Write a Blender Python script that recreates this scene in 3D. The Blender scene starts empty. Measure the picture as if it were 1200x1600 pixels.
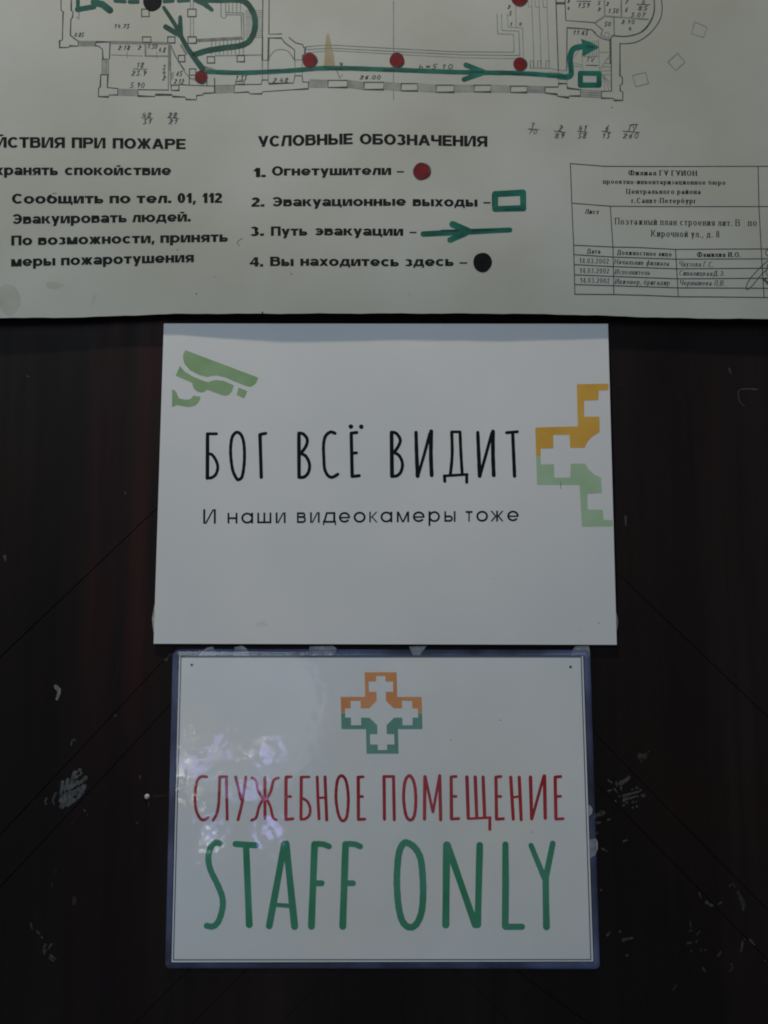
import bpy, math, random
from mathutils import Vector
from mathutils.geometry import tessellate_polygon
random.seed(7)
S = bpy.context.scene
COL = S.collection
# ------------------------------------------------------------------ camera
F = 1200.0                       # focal length in photo pixels (photo 1200 x 1600)
PITCH = math.radians(5.1)
CAM = Vector((0.0, -0.505, 1.40))
cam = bpy.data.cameras.new('camera'); cam_o = bpy.data.objects.new('camera', cam); COL.objects.link(cam_o)
cam.sensor_fit = 'VERTICAL'; cam.sensor_height = 24.0; cam.lens = 24.0 * F / 1600.0
cam.clip_start = 0.01; cam.clip_end = 50
cam_o.location = CAM; cam_o.rotation_euler = (math.pi / 2 + PITCH, 0, 0)
S.camera = cam_o
# ------------------------------------------------------------------ light
S.view_settings.view_transform = 'Standard'; S.view_settings.look = 'None'
S.view_settings.exposure = 0.0; S.view_settings.gamma = 1.0; S.view_settings.use_curve_mapping = False
S.cycles.filter_width = 1.9
W = bpy.data.worlds.new('World'); S.world = W; W.use_nodes = True
W.node_tree.nodes['Background'].inputs[0].default_value = (0.60, 0.78, 1.0, 1)
W.node_tree.nodes['Background'].inputs[1].default_value = 0.10

def area_lamp(name, loc, target, size, power, color, spread=180):
    l = bpy.data.lights.new(name, 'AREA'); l.shape = 'DISK'; l.size = size; l.energy = power; l.color = color
    l.spread = math.radians(spread)
    o = bpy.data.objects.new(name, l); COL.objects.link(o); o.location = loc
    o.rotation_euler = (Vector(target) - Vector(loc)).to_track_quat('-Z', 'Y').to_euler()
    return o
area_lamp('ceiling_lamp', (-0.22, -0.36, 2.75), (0, 0, 1.40), 0.05, 10.0, (1.0, 0.86, 0.66))
area_lamp('blue_fill_light', (-0.75, -1.55, 2.55), (0, 0, 1.45), 1.1, 10.5, (0.78, 0.90, 1.0))  # added bluish fill, no actual window; ambient weakens downward

# ------------------------------------------------------------------ pixel <-> wall
CP, SP = math.cos(PITCH), math.sin(PITCH)
def ray(px, py):
    u = (px - 600.0) / F; v = (800.0 - py) / F
    return Vector((u, CP - v * SP, SP + v * CP))
def hit(px, py, d=0.0):
    """point on the plane y = -d that stands d in front of the door face"""
    r = ray(px, py); t = (-d - CAM.y) / r.y
    return CAM + r * t

# small garland lamps behind the photographer; the glossy pouch mirrors them and one added broad glow
def garland_or_glow(px, py, color, power, r=0.007, dist=2.0):
    p = hit(px, py, 0.001); k = ray(px, py); k = Vector((k.x, -k.y, k.z)).normalized()
    l = bpy.data.lights.new('garland_or_glow_lamp', 'POINT'); l.energy = power; l.color = color; l.shadow_soft_size = r
    o = bpy.data.objects.new('garland_or_glow_lamp', l); COL.objects.link(o); o.location = p + k * dist
WARM = (1.0, 0.97, 0.72); BLUE = (0.42, 0.38, 1.0); COOL = (0.8, 0.95, 1.0)
for g in [(290, 1152), (288, 1180), (325, 1180), (372, 1182), (398, 1176), (413, 1156),
          (283, 1207), (291, 1205), (282, 1234), (300, 1236), (305, 1254)]:
    garland_or_glow(g[0], g[1], WARM, 0.030, 0.007)
for g in [(346, 1165, .05), (298, 1194, .05), (316, 1192, .04), (412, 1180, .05), (425, 1174, .05), (395, 1232, .05), (416, 1299, .06), (424, 1302, .05), (330, 1295, .04), (374, 1230, .03)]:
    garland_or_glow(g[0], g[1], BLUE, g[2] * 2.4, 0.027)
for g in [(330, 1318), (322, 1312), (320, 1322)]:
    garland_or_glow(g[0], g[1], COOL, 0.035, 0.009)
garland_or_glow(375, 1110, (0.75, 0.85, 1.0), 2.4, 0.26)  # broad dim source added for the milky glow on the pouch, not a bulb

# ------------------------------------------------------------------ materials
def nd(t, ty, loc=None, **kw):
    n = t.nodes.new(ty)
    for k, v in kw.items(): setattr(n, k, v)
    return n
def mat(name, base, rough=0.8, spec=0.3, var=None, scale=40.0, detail=4.0, stretch=(1, 1, 1), bump=0.0, bscale=200.0, lo=0.35, hi=0.65):
    """base colour with an optional second colour mixed in by noise, plus a noise bump"""
    m = bpy.data.materials.new(name); m.use_nodes = True; t = m.node_tree; b = t.nodes['Principled BSDF']
    b.inputs['Base Color'].default_value = (*base, 1); b.inputs['Roughness'].default_value = rough
    b.inputs['Specular IOR Level'].default_value = spec
    g = nd(t, 'ShaderNodeNewGeometry')
    mp = nd(t, 'ShaderNodeMapping'); mp.inputs['Scale'].default_value = stretch
    t.links.new(g.outputs['Position'], mp.inputs['Vector'])
    if var:
        n = nd(t, 'ShaderNodeTexNoise'); n.inputs['Scale'].default_value = scale; n.inputs['Detail'].default_value = detail
        r = nd(t, 'ShaderNodeMapRange'); r.inputs[1].default_value = lo; r.inputs[2].default_value = hi
        x = nd(t, 'ShaderNodeMix', data_type='RGBA'); x.inputs[6].default_value = (*base, 1); x.inputs[7].default_value = (*var, 1)
        t.links.new(mp.outputs[0], n.inputs['Vector']); t.links.new(n.outputs[0], r.inputs[0]); t.links.new(r.outputs[0], x.inputs[0])
        t.links.new(x.outputs[2], b.inputs['Base Color'])
    if bump:
        n = nd(t, 'ShaderNodeTexNoise'); n.inputs['Scale'].default_value = bscale; n.inputs['Detail'].default_value = 5
        bp = nd(t, 'ShaderNodeBump'); bp.inputs['Strength'].default_value = bump; bp.inputs['Distance'].default_value = 0.001
        t.links.new(mp.outputs[0], n.inputs['Vector']); t.links.new(n.outputs[0], bp.inputs['Height']); t.links.new(bp.outputs[0], b.inputs['Normal'])
    return m

M = {}
M['plan_paper'] = mat('aged_poster_paper', (0.465, 0.48, 0.45), 0.75, 0.25, (0.385, 0.395, 0.340), 7, 5, bump=0.12, bscale=55, lo=.38, hi=.68)
M['notice_paper'] = mat('white_notice_paper', (0.755, 0.75, 0.745), 0.7, 0.3, (0.69, 0.705, 0.705), 9, 4, bump=0.05, bscale=90)
M['staff_paper'] = mat('white_staff_paper', (0.80, 0.83, 0.85), 0.7, 0.2, (0.785, 0.79, 0.735), 7, 4, bump=0.03, bscale=80)
M['black_ink'] = mat('black_print', (0.009, 0.0095, 0.010), 0.6, 0.08)
M['heavy_ink'] = mat('black_heavy_print', (0.009, 0.0095, 0.010), 0.7, 0.06, (0.019, 0.020, 0.021), 160, 3)
M['table_ink'] = mat('grey_copier_print', (0.050, 0.053, 0.055), 0.8, 0.1, (0.095, 0.098, 0.098), 200, 3)
M['plan_ink'] = mat('plan_wall_ink', (0.055, 0.062, 0.057), 0.8, 0.1, (0.11, 0.118, 0.11), 150, 3)
M['faint_ink'] = mat('plan_faint_ink', (0.17, 0.18, 0.17), 0.8, 0.1, (0.26, 0.275, 0.255), 150, 3)
M['hatch_ink'] = mat('plan_hatch_ink', (0.26, 0.272, 0.255), 0.8, 0.1, (0.33, 0.345, 0.32), 150, 3)
M['marker'] = mat('green_marker', (0.008, 0.085, 0.064), 0.6, 0.15, (0.016, 0.165, 0.125), 70, 4)
M['marker_dark'] = mat('dark_green_marker', (0.008, 0.055, 0.042), 0.6, 0.15, (0.013, 0.105, 0.08), 90, 4)
M['red'] = mat('red_marker', (0.19, 0.011, 0.017), 0.6, 0.12, (0.12, 0.009, 0.013), 150, 3)
M['dot_rim'] = mat('dark_rim_ink', (0.05, 0.035, 0.036), 0.8, 0.1, (0.12, 0.10, 0.10), 160, 3)
M['black_marker'] = mat('black_marker', (0.007, 0.0075, 0.009), 0.7, 0.05, (0.013, 0.014, 0.017), 120, 3)
M['stain'] = mat('tan_glue_stain', (0.315, 0.27, 0.165), 0.7, 0.2, (0.38, 0.345, 0.235), 80, 4)
M['grey_stain'] = mat('grey_damp_stain', (0.36, 0.378, 0.325), 0.8, 0.2, (0.43, 0.445, 0.40), 60, 4)
M['smudge'] = mat('grey_smudge', (0.16, 0.155, 0.155), 0.8, 0.1, (0.34, 0.33, 0.325), 140, 3)
M['icon_green'] = mat('printed_leaf_green', (0.245, 0.40, 0.195), 0.65, 0.25, (0.30, 0.45, 0.25), 60, 3)
M['logo_gold'] = mat('printed_gold', (0.66, 0.36, 0.052), 0.65, 0.25, (0.72, 0.42, 0.075), 50, 3)
M['logo_green'] = mat('printed_pale_green', (0.36, 0.53, 0.33), 0.65, 0.25, (0.42, 0.58, 0.39), 50, 3)
M['logo_orange'] = mat('printed_orange', (0.74, 0.29, 0.085), 0.65, 0.25, (0.80, 0.35, 0.12), 60, 3)
M['logo_teal'] = mat('printed_teal', (0.13, 0.33, 0.255), 0.65, 0.25, (0.16, 0.375, 0.30), 60, 3)
M['letter_red'] = mat('printed_red', (0.50, 0.030, 0.030), 0.65, 0.08, (0.34, 0.014, 0.028), 22, 3)
M['letter_green'] = mat('printed_green', (0.036, 0.255, 0.120), 0.65, 0.08, (0.066, 0.315, 0.185), 22, 3, lo=.38, hi=.62)
M['border_ink'] = mat('slate_border_print', (0.075, 0.12, 0.17), 0.65, 0.25)
M['pin'] = mat('black_pin', (0.008, 0.008, 0.01), 0.5, 0.3)
M['putty'] = mat('grey_tape', (0.46, 0.46, 0.42), 0.7, 0.3, (0.27, 0.275, 0.25), 160, 4, bump=0.4, bscale=400)
M['nail'] = mat('pale_nail_head', (0.52, 0.45, 0.43), 0.5, 0.4)

def wood_material():
    m = bpy.data.materials.new('dark_varnished_wood'); m.use_nodes = True; t = m.node_tree; b = t.nodes['Principled BSDF']
    g = nd(t, 'ShaderNodeNewGeometry')
    def noise(scale, stretch, detail=5):
        mp = nd(t, 'ShaderNodeMapping'); mp.inputs['Scale'].default_value = stretch
        n = nd(t, 'ShaderNodeTexNoise'); n.inputs['Scale'].default_value = scale; n.inputs['Detail'].default_value = detail
        t.links.new(g.outputs['Position'], mp.inputs['Vector']); t.links.new(mp.outputs[0], n.inputs['Vector']); return n
    def rng(n, a, c, lo=0.0, hi=1.0):
        r = nd(t, 'ShaderNodeMapRange'); r.inputs[1].default_value = a; r.inputs[2].default_value = c
        r.inputs[3].default_value = lo; r.inputs[4].default_value = hi; t.links.new(n.outputs[0], r.inputs[0]); return r
    def mix(f, a, c):
        x = nd(t, 'ShaderNodeMix', data_type='RGBA')
        t.links.new(f.outputs[0], x.inputs[0])
        for i, s in ((6, a), (7, c)):
            if isinstance(s, tuple): x.inputs[i].default_value = (*s, 1)
            else: t.links.new(s.outputs[2], x.inputs[i])
        return x
    broad = rng(noise(13, (1, 1, .10), 6), .40, .62)
    fine = rng(noise(120, (1, 1, .035), 5), .35, .70)
    # reddish streaks where the varnish has worn along the grain: two bands left of the notices, a faint one on the right
    sx = nd(t, 'ShaderNodeSeparateXYZ'); t.links.new(g.outputs['Position'], sx.inputs[0])
    warp = noise(9, (1, 1, .35), 4)
    ad = nd(t, 'ShaderNodeMath', operation='MULTIPLY_ADD'); ad.inputs[1].default_value = 0.026; t.links.new(warp.outputs[0], ad.inputs[0]); t.links.new(sx.outputs[0], ad.inputs[2])
    pos = nd(t, 'ShaderNodeMapRange'); pos.inputs[1].default_value = -0.6; pos.inputs[2].default_value = 0.6; t.links.new(ad.outputs[0], pos.inputs[0])
    rp = nd(t, 'ShaderNodeValToRGB'); cr = rp.color_ramp; t.links.new(pos.outputs[0], rp.inputs[0])
    P_ = [(.0, .0), (.347, .02), (.353, .75), (.361, .55), (.366, .08), (.371, .12), (.376, .9), (.388, .85), (.395, .08), (.62, .0), (.70, .12), (.72, .0), (1.0, .0)]
    cr.elements[0].position, cr.elements[0].color = P_[0][0], (0, 0, 0, 1); cr.elements[1].position, cr.elements[1].color = 1.0, (0, 0, 0, 1)
    for p_, v_ in P_[1:-1]: e_ = cr.elements.new(p_); e_.color = (v_, v_, v_, 1)
    patch = rng(noise(24, (1.6, 1, .12), 5), .38, .60)
    red = nd(t, 'ShaderNodeMath', operation='MULTIPLY'); fade = nd(t, 'ShaderNodeMapRange'); fade.inputs[1].default_value = 1.27; fade.inputs[2].default_value = 1.37; fade.inputs[3].default_value = .35; t.links.new(sx.outputs[2], fade.inputs[0])
    r0 = nd(t, 'ShaderNodeMath', operation='MULTIPLY'); t.links.new(rp.outputs[0], r0.inputs[0]); t.links.new(fade.outputs[0], r0.inputs[1])
    t.links.new(r0.outputs[0], red.inputs[0]); t.links.new(patch.outputs[0], red.inputs[1])
    brown = rng(noise(5, (1.0, 1, .9), 3), .50, .72)
    c = mix(broad, (0.0115, 0.0088, 0.0088), (0.0200, 0.0155, 0.0150))
    c = mix(rng(noise(120, (1, 1, .035), 5), .40, .75, 0, .45), c, (0.0078, 0.0060, 0.0060))
    r1 = mix(red, c, (0.042, 0.0155, 0.0145))
    r2 = mix(rng(noise(5, (1.0, 1, .9), 3), .52, .75, 0, .6), r1, (0.024, 0.0135, 0.0065))
    t.links.new(r2.outputs[2], b.inputs['Base Color'])
    t.links.new(rng(noise(60, (1, 1, .2), 4), .3, .7, .42, .62).outputs[0], b.inputs['Roughness'])
    b.inputs['Specular IOR Level'].default_value = 0.09
    bp = nd(t, 'ShaderNodeBump'); bp.inputs['Strength'].default_value = 0.25; bp.inputs['Distance'].default_value = 0.0006
    t.links.new(fine.outputs[0], bp.inputs['Height']); t.links.new(bp.outputs[0], b.inputs['Normal'])
    return m
M['wood'] = wood_material()

def film_material(name, tint, haze_lo, haze_hi, gloss, rough, bump, bscale, det=3.0):
    """clear laminating film: mostly lets light through, a little milky with reflected blue painted in by the tint, glossy and slightly uneven"""
    m = bpy.data.materials.new(name); m.use_nodes = True; t = m.node_tree; t.nodes.clear()
    out = nd(t, 'ShaderNodeOutputMaterial'); g = nd(t, 'ShaderNodeNewGeometry')
    tr = nd(t, 'ShaderNodeBsdfTransparent'); di = nd(t, 'ShaderNodeBsdfDiffuse'); di.inputs[0].default_value = (*tint, 1)
    gl = nd(t, 'ShaderNodeBsdfGlossy'); gl.inputs['Roughness'].default_value = rough
    n = nd(t, 'ShaderNodeTexNoise'); n.inputs['Scale'].default_value = 16; n.inputs['Detail'].default_value = 4
    r = nd(t, 'ShaderNodeMapRange'); r.inputs[1].default_value = .35; r.inputs[2].default_value = .65
    r.inputs[3].default_value = haze_lo; r.inputs[4].default_value = haze_hi
    t.links.new(g.outputs['Position'], n.inputs['Vector']); t.links.new(n.outputs[0], r.inputs[0])
    m1 = nd(t, 'ShaderNodeMixShader'); t.links.new(r.outputs[0], m1.inputs[0]); t.links.new(tr.outputs[0], m1.inputs[1]); t.links.new(di.outputs[0], m1.inputs[2])
    n2 = nd(t, 'ShaderNodeTexNoise'); n2.inputs['Scale'].default_value = bscale; n2.inputs['Detail'].default_value = det
    bp = nd(t, 'ShaderNodeBump'); bp.inputs['Strength'].default_value = bump; bp.inputs['Distance'].default_value = 0.0005
    t.links.new(g.outputs['Position'], n2.inputs['Vector']); t.links.new(n2.outputs[0], bp.inputs['Height']); t.links.new(bp.outputs[0], gl.inputs['Normal'])
    m2 = nd(t, 'ShaderNodeMixShader'); m2.inputs[0].default_value = gloss; t.links.new(m1.outputs[0], m2.inputs[1]); t.links.new(gl.outputs[0], m2.inputs[2])
    t.links.new(m2.outputs[0], out.inputs[0]); return m
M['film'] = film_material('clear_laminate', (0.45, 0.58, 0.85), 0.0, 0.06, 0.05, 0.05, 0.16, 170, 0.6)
M['rim'] = film_material('cloudy_edge_painted_blue_reflection', (0.27, 0.33, 0.58), 0.03, 0.52, 0.055, 0.14, 0.5, 180)  # cloudy edge; reflected blue room light is painted in as diffuse tint

# ------------------------------------------------------------------ mesh helpers
def root(name, loc, label, cat, group=None):
    o = bpy.data.objects.new(name, None); COL.objects.link(o); o.location = loc; o.empty_display_size = 0.02
    o['label'] = label; o['category'] = cat
    if group: o['group'] = group
    return o
def mesh(name, V, Fc, m, parent=None, label=None, smooth=False):
    off = parent_world(parent)
    me = bpy.data.meshes.new(name); me.from_pydata([tuple(v - off) for v in V], [], Fc); me.update()
    for k in (m if isinstance(m, list) else [m]): me.materials.append(k)
    if smooth:
        for p in me.polygons: p.use_smooth = True
    o = bpy.data.objects.new(name, me); COL.objects.link(o)
    if parent: o.parent = parent
    if label: o['label'] = label
    return o
def parent_world(p):
    v = Vector((0, 0, 0))
    while p is not None: v = v + p.location; p = p.parent
    return v
def crom(P, closed=False, n=8):
    Q = []; L = len(P)
    for i in range(L if closed else L - 1):
        if closed: a, b, c, d = P[(i - 1) % L], P[i], P[(i + 1) % L], P[(i + 2) % L]
        else: a, b, c, d = P[max(i - 1, 0)], P[i], P[i + 1], P[min(i + 2, L - 1)]
        for k in range(n):
            t = k / n
            Q.append(tuple(0.5 * (2 * b[j] + (c[j] - a[j]) * t + (2 * a[j] - 5 * b[j] + 4 * c[j] - d[j]) * t * t + (3 * b[j] - a[j] - 3 * c[j] + d[j]) * t ** 3) for j in (0, 1)))
    if not closed: Q.append(P[-1])
    return Q
def resample(P, step=22.0):
    Q = [P[0]]
    for a, b in zip(P, P[1:]):
        n = max(1, int(math.hypot(b[0] - a[0], b[1] - a[1]) / step))
        for k in range(1, n + 1): Q.append((a[0] + (b[0] - a[0]) * k / n, a[1] + (b[1] - a[1]) * k / n))
    return Q

class Ink:
    """flat printed or drawn marks: polygons in photo pixels, laid on a sheet whose relief is depth(px, py)"""
    def __init__(s, depth, lift=0.00006): s.d = depth; s.l = lift; s.V = []; s.F = []; s.k = 0
    def lay(s): s.k += 1; return s.l + (s.k % 12) * 0.000004
    def verts(s, P, z): i = len(s.V); s.V += [hit(x, y, s.d(x, y) + z) for x, y in P]; return i
    def poly(s, P):
        z = s.lay(); i = s.verts(P, z)
        for t in tessellate_polygon([[Vector((x, y, 0)) for x, y in P]]): s.F.append([i + k for k in t])
    def strip(s, A, B, z=None):
        z = z or s.lay(); i = s.verts(A, z); j = s.verts(B, z)
        for k in range(len(A) - 1): s.F.append([i + k, i + k + 1, j + k + 1, j + k])
    def stroke(s, P, w, smooth=False, closed=False, cap=True, wob=0.0):
        if smooth or closed: P = crom(P, closed)
        if closed: P = P + [P[0]]
        P = resample(P); n = len(P); ws = w if isinstance(w, (list, tuple)) else (w, w)
        L = []; R = []
        ph = random.random() * 6
        for i, p in enumerate(P):
            a = P[i - 1] if i else (P[n - 2] if closed else P[0]); c = P[i + 1] if i < n - 1 else (P[1] if closed else P[n - 1])
            tx, ty = c[0] - a[0], c[1] - a[1]; l = math.hypot(tx, ty) or 1; nx, ny = -ty / l, tx / l
            # mitre
            if 0 < i < n - 1 or closed:
                ux, uy = p[0] - a[0], p[1] - a[1]; ul = math.hypot(ux, uy) or 1
                cs = abs((tx * ux + ty * uy) / (l * ul)); k = 1 / max(cs, 0.5)
            else: k = 1
            h = 0.5 * (ws[0] + (ws[1] - ws[0]) * i / max(1, n - 1)) * k * (1 + wob * math.sin(ph + i * 1.3))
            L.append((p[0] + nx * h, p[1] + ny * h)); R.append((p[0] - nx * h, p[1] - ny * h))
        z = s.lay(); s.strip(L, R, z)
        if cap and not closed:
            for p, q, e in ((P[0], P[1], L[0]), (P[-1], P[-2], L[-1])):
                a0 = math.atan2(e[1] - p[1], e[0] - p[0]); r = math.hypot(e[0] - p[0], e[1] - p[1])
                out = math.atan2(p[1] - q[1], p[0] - q[0]); sg = 1 if math.sin(out - a0) > 0 else -1
                s.fan(p, [(p[0] + r * math.cos(a0 + sg * math.pi * k / 7), p[1] + r * math.sin(a0 + sg * math.pi * k / 7)) for k in range(8)], z)
    def fan(s, c, P, z):
        i = s.verts([c] + P, z)
        for k in range(1, len(P)): s.F.append([i, i + k, i + k + 1])
    def blob(s, cx, cy, rx, ry=None, rough=0.06, n=22, rot=0.0):
        ry = ry or rx; ph = [random.random() * 6 for _ in range(3)]; P = []
        for k in range(n):
            a = 2 * math.pi * k / n; f = 1 + rough * (math.sin(2 * a + ph[0]) + .7 * math.sin(3 * a + ph[1]) + .5 * math.sin(5 * a + ph[2]))
            x, y = rx * f * math.cos(a), ry * f * math.sin(a)
            P.append((cx + x * math.cos(rot) - y * math.sin(rot), cy + x * math.sin(rot) + y * math.cos(rot)))
        s.fan((cx, cy), P + [P[0]], s.lay())
    def split(s, name, m, parent):
        """every mark a part of its own (marks that share no vertex)"""
        p = list(range(len(s.V)))
        def find(i):
            while p[i] != i: i = p[i]
            return i
        for f in s.F:
            for j in f[1:]: p[find(j)] = find(f[0])
        C = {}
        for f in s.F: C.setdefault(find(f[0]), []).append(f)
        for fs in C.values():
            ids = sorted({i for f in fs for i in f}); ix = {i: n for n, i in enumerate(ids)}
            mesh(name, [s.V[i] for i in ids], [[ix[i] for i in f] for f in fs], m, parent)
    def build(s, name, m, parent, label=None): return mesh(name, s.V, s.F, m, parent, label)

# ------------------------------------------------------------------ a small parametric Cyrillic alphabet (cap height 1, y up)
class Face:
    def __init__(s, w, h, X, nc, nl, ser=0.0, geo=False, gap=0.12): s.w, s.h, s.X, s.nc, s.nl, s.ser, s.geo, s.gap = w, h, X, nc, nl, ser, geo, gap
BLACK = Face(.29, .20, .755, .95, .82, gap=.065)
BOLDSER = Face(.20, .095, .68, .72, .54, ser=.07, gap=.11)
SERIF = Face(.15, .075, .66, .72, .50, ser=.07, gap=.14)
GEO = Face(.13, .13, .735, .80, .70, geo=True, gap=.2)

def glyph(ch, f):
    w, h = f.w, f.h; out = []
    low = ch.islower(); T = f.X if low else 1.0; n = f.nl if low else f.nc
    c = ch.lower()
    def quad(a, b, cc, d): out.append(([a, b], [d, cc]))
    def H(y, x0, x1, hh=None): hh = hh or h; quad((x0, y), (x1, y), (x1, y + hh), (x0, y + hh))
    def V(x, y0, y1, sb=True, st=True):
        quad((x, y0), (x + w, y0), (x + w, y1), (x, y1))
        if f.ser:
            if sb: H(y0, x - f.ser, x + w + f.ser, h * .8)
            if st: H(y1 - h * .8, x - f.ser, x + w + f.ser, h * .8)
    def D(xa, ya, xb, yb, ww=None):
        ww = ww or w; quad((xa, ya), (xa + ww, ya), (xb + ww, yb), (xb, yb))
    def A(cx, cy, rx, ry, a0, a1, ww=None, hh=None):
        ww = ww or w; hh = hh or h; k = max(4, int(abs(a1 - a0) / 12)); P = []; Q = []
        for i in range(k + 1):
            a = math.radians(a0 + (a1 - a0) * i / k); P.append((cx + rx * math.cos(a), cy + ry * math.sin(a)))
            Q.append((cx + max(rx - ww, .01) * math.cos(a), cy + max(ry - hh, .01) * math.sin(a)))
        out.append((P, Q))
    def O(x0, y0, x1, y1): A((x0 + x1) / 2, (y0 + y1) / 2, (x1 - x0) / 2, (y1 - y0) / 2, 0, 360)
    def B(x0, y0, x1, y1):      # bowl opening to the left
        ry = (y1 - y0) / 2; xm = max(x0 + .3 * (x1 - x0), x1 - ry * 1.05)
        H(y0, x0, xm); H(y1 - h, x0, xm); A(xm, (y0 + y1) / 2, x1 - xm, ry, -90, 90)
    R = n * (1.12 if not f.geo else 1.1)   # round letters a little wider
    if c in 'ий':
        n *= 1.1 if w > .2 else 1.0; V(0, 0, T); V(n - w, 0, T); k_ = .62 if w > .15 else .8; D(w * .75, 0, n - w * (.75 + k_), T, w * k_)
        if c == 'й': A(n / 2, T + .27, n * .28, .20, 200, 340, w * .7, h * .8)
    elif c == 'н': V(0, 0, T); V(n - w, 0, T); H(T / 2 - h / 2, w, n - w)
    elif c == 'п': V(0, 0, T); V(n - w, 0, T); H(T - h, w, n - w)
    elif c == 'г': n *= .8; V(0, 0, T); H(T - h, w, n)
    elif c == 'т':
        n *= .92; V(n / 2 - w / 2, 0, T, st=False); H(T - h, 0, n)
        if f.ser: quad((0, T - h * 2.6), (h * .7, T - h * 2.6), (h * .7, T - h), (0, T - h)); quad((n - h * .7, T - h * 2.6), (n, T - h * 2.6), (n, T - h), (n - h * .7, T - h))
    elif c == 'ц': V(0, 0, T, sb=False); V(n - w, 0, T, sb=False); H(0, w, n - w); H(0, n, n + w * .35); quad((n + w * .35 - w * .6, -.16), (n + w * .35, -.16), (n + w * .35, 0), (n + w * .35 - w * .6, 0)); n += w * .35
    elif c in 'шщ':
        n *= 1.42
        V(0, 0, T, sb=False); V(n / 2 - w / 2, 0, T, sb=False); V(n - w, 0, T, sb=False); H(0, w, n / 2 - w / 2); H(0, n / 2 + w / 2, n - w)
        if c == 'щ': H(0, n, n + w * .35); quad((n - w * .25, -.16), (n + w * .35, -.16), (n + w * .35, 0), (n - w * .25, 0)); n += w * .35
    elif c == 'ч': V(n - w, 0, T); V(0, T * .52, T, sb=False); H(T * .40, w * .5, n - w); A(w * .75, T * .52, w * .75, T * .12, 180, 270)
    elif c == 'ь': V(0, 0, T, sb=False); B(w, 0, n * .95, T * .60); n *= .95
    elif c == 'ы': V(0, 0, T, sb=False); B(w, 0, n * .92, T * .60); V(n * 1.02, 0, T); n = n * 1.02 + w
    elif c == 'е' and not low: n *= .88; V(0, 0, T); H(0, w, n); H(T - h, w, n); H(T / 2 - h / 2, w, n * .93)
    elif c == 'е':
        n = R; A(n / 2, T / 2, n / 2, T / 2, 0, 325); H(T / 2 - h * .55, w * .6, n - w * .1, h * .8)
    elif c == 'к': V(0, 0, T); D(w * .8, T * .45, n - w, T, w); D(n - w * .85, 0, w * 1.0, T * .55, w); n += w * .1
    elif c in 'лд':
        x = 0 if c == 'л' else w * .3
        D(x, 0 if c == 'л' else h, x + n * .22, T, w * .9); H(T - h, x + n * .22 + w * .8, n + x - w); V(n + x - w, 0 if c == 'л' else h, T, st=False, sb=(c == 'л')); n += x
        if c == 'д':
            e = n + w * .3; H(0, 0, e); quad((0, -.17), (w * .6, -.17), (w * .6, 0), (0, 0)); quad((e - w * .6, -.17), (e, -.17), (e, 0), (e - w * .6, 0)); n = e
    elif c == 'м':
        n *= 1.22; V(0, 0, T); V(n - w, 0, T); D(n / 2 - w * .55, 0, w * .15, T, w * .95); D(n / 2 - w * .4, 0, n - w * 1.1, T, w * .95)
    elif c == 'о': n = R; O(0, -.01, n, T + .01)
    elif c == 'с': n = R * .96; A(n / 2 + .01, T / 2, n / 2, T / 2 + .01, 42, 318); n *= .94
    elif c == 'э': n = R * .96; A(n / 2 - .01, T / 2, n / 2, T / 2 + .01, 140, -140); H(T / 2 - h * .45, n * .32, n - w, h * .9)
    elif c == 'ю': V(0, 0, T); H(T / 2 - h / 2, w, w * 1.35 + .02); O(w * 1.35, -.01, w * 1.35 + R, T + .01); n = w * 1.35 + R
    elif c == 'я': V(n - w, 0, T); H(T - h, n * .4, n - w); H(T * .42 - h / 2, n * .4, n - w); A(n * .42, T * .71 - h * .25, n * .42, T * .29 + h * .25, 90, 270); D(0, 0, n * .34, T * .45, w)
    elif c == 'р':
        if low:
            n = R; V(0, -.27, T); O(w * .1, -.01, n, T + .01)
        else: V(0, 0, T); B(w, T * .38, n, T)
    elif c == 'в': V(0, 0, T, sb=False, st=False); B(w, T * .48, n * .94, T); B(w, 0, n, T * .48 + h)
    elif c == 'б':
        if low:
            n = R; O(0, -.01, n, T + .0); A(n * .62, T * .55, n * .62, .55, 110, 180, w * .85, h); D(n * .45, .98, n * .80, 1.06, w * .7)
        else: V(0, 0, T, sb=False, st=False); H(T - h, w, n * .92); B(w, 0, n, T * .6)
    elif c == 'з': n *= .86; A(n * .45, T * .73, n * .48, T * .28, -80, 150); A(n * .45, T * .29, n * .53, T * .30, 80, -150)
    elif c == 'ж':
        n *= 1.35; V(n / 2 - w / 2, 0, T); D(0, 0, n / 2 - w, T * .55, w * .95); D(n - w, 0, n / 2, T * .55, w * .95)
        D(n / 2 - w, T * .45, 0, T, w * .95); D(n / 2, T * .45, n - w, T, w * .95)
    elif c == 'у':
        dn = -.27 if low else 0
        yb = dn; D(n * .5 - w * .55 - (.5 * n - .5 * w) * (-dn / T) * .9, yb, n - w, T, w); D(n * .5 - w * .55, T * .12 + (0.12 if not low else 0), 0, T, w)
        if f.ser: H(T - h * .8, -f.ser, w + f.ser, h * .8); H(T - h * .8, n - w - f.ser, n + f.ser, h * .8)
    elif c == 'а' and not low:
        n *= 1.12; D(0, 0, n / 2 - w * .55, T, w); D(n - w, 0, n / 2 - w * .45, T, w); H(T * .22, n * .26, n * .76)
    elif c == 'а' and f.geo: n = R; O(0, -.01, n, T + .01); V(n - w, 0, T)
    elif c == 'а':
        V(n - w, 0, T * .62, sb=False, st=False); A(n / 2, T * .64, n / 2, T * .37, 0, 160); O(0, -.01, n * .86, T * .60)
    elif c == 'ф':
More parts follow.
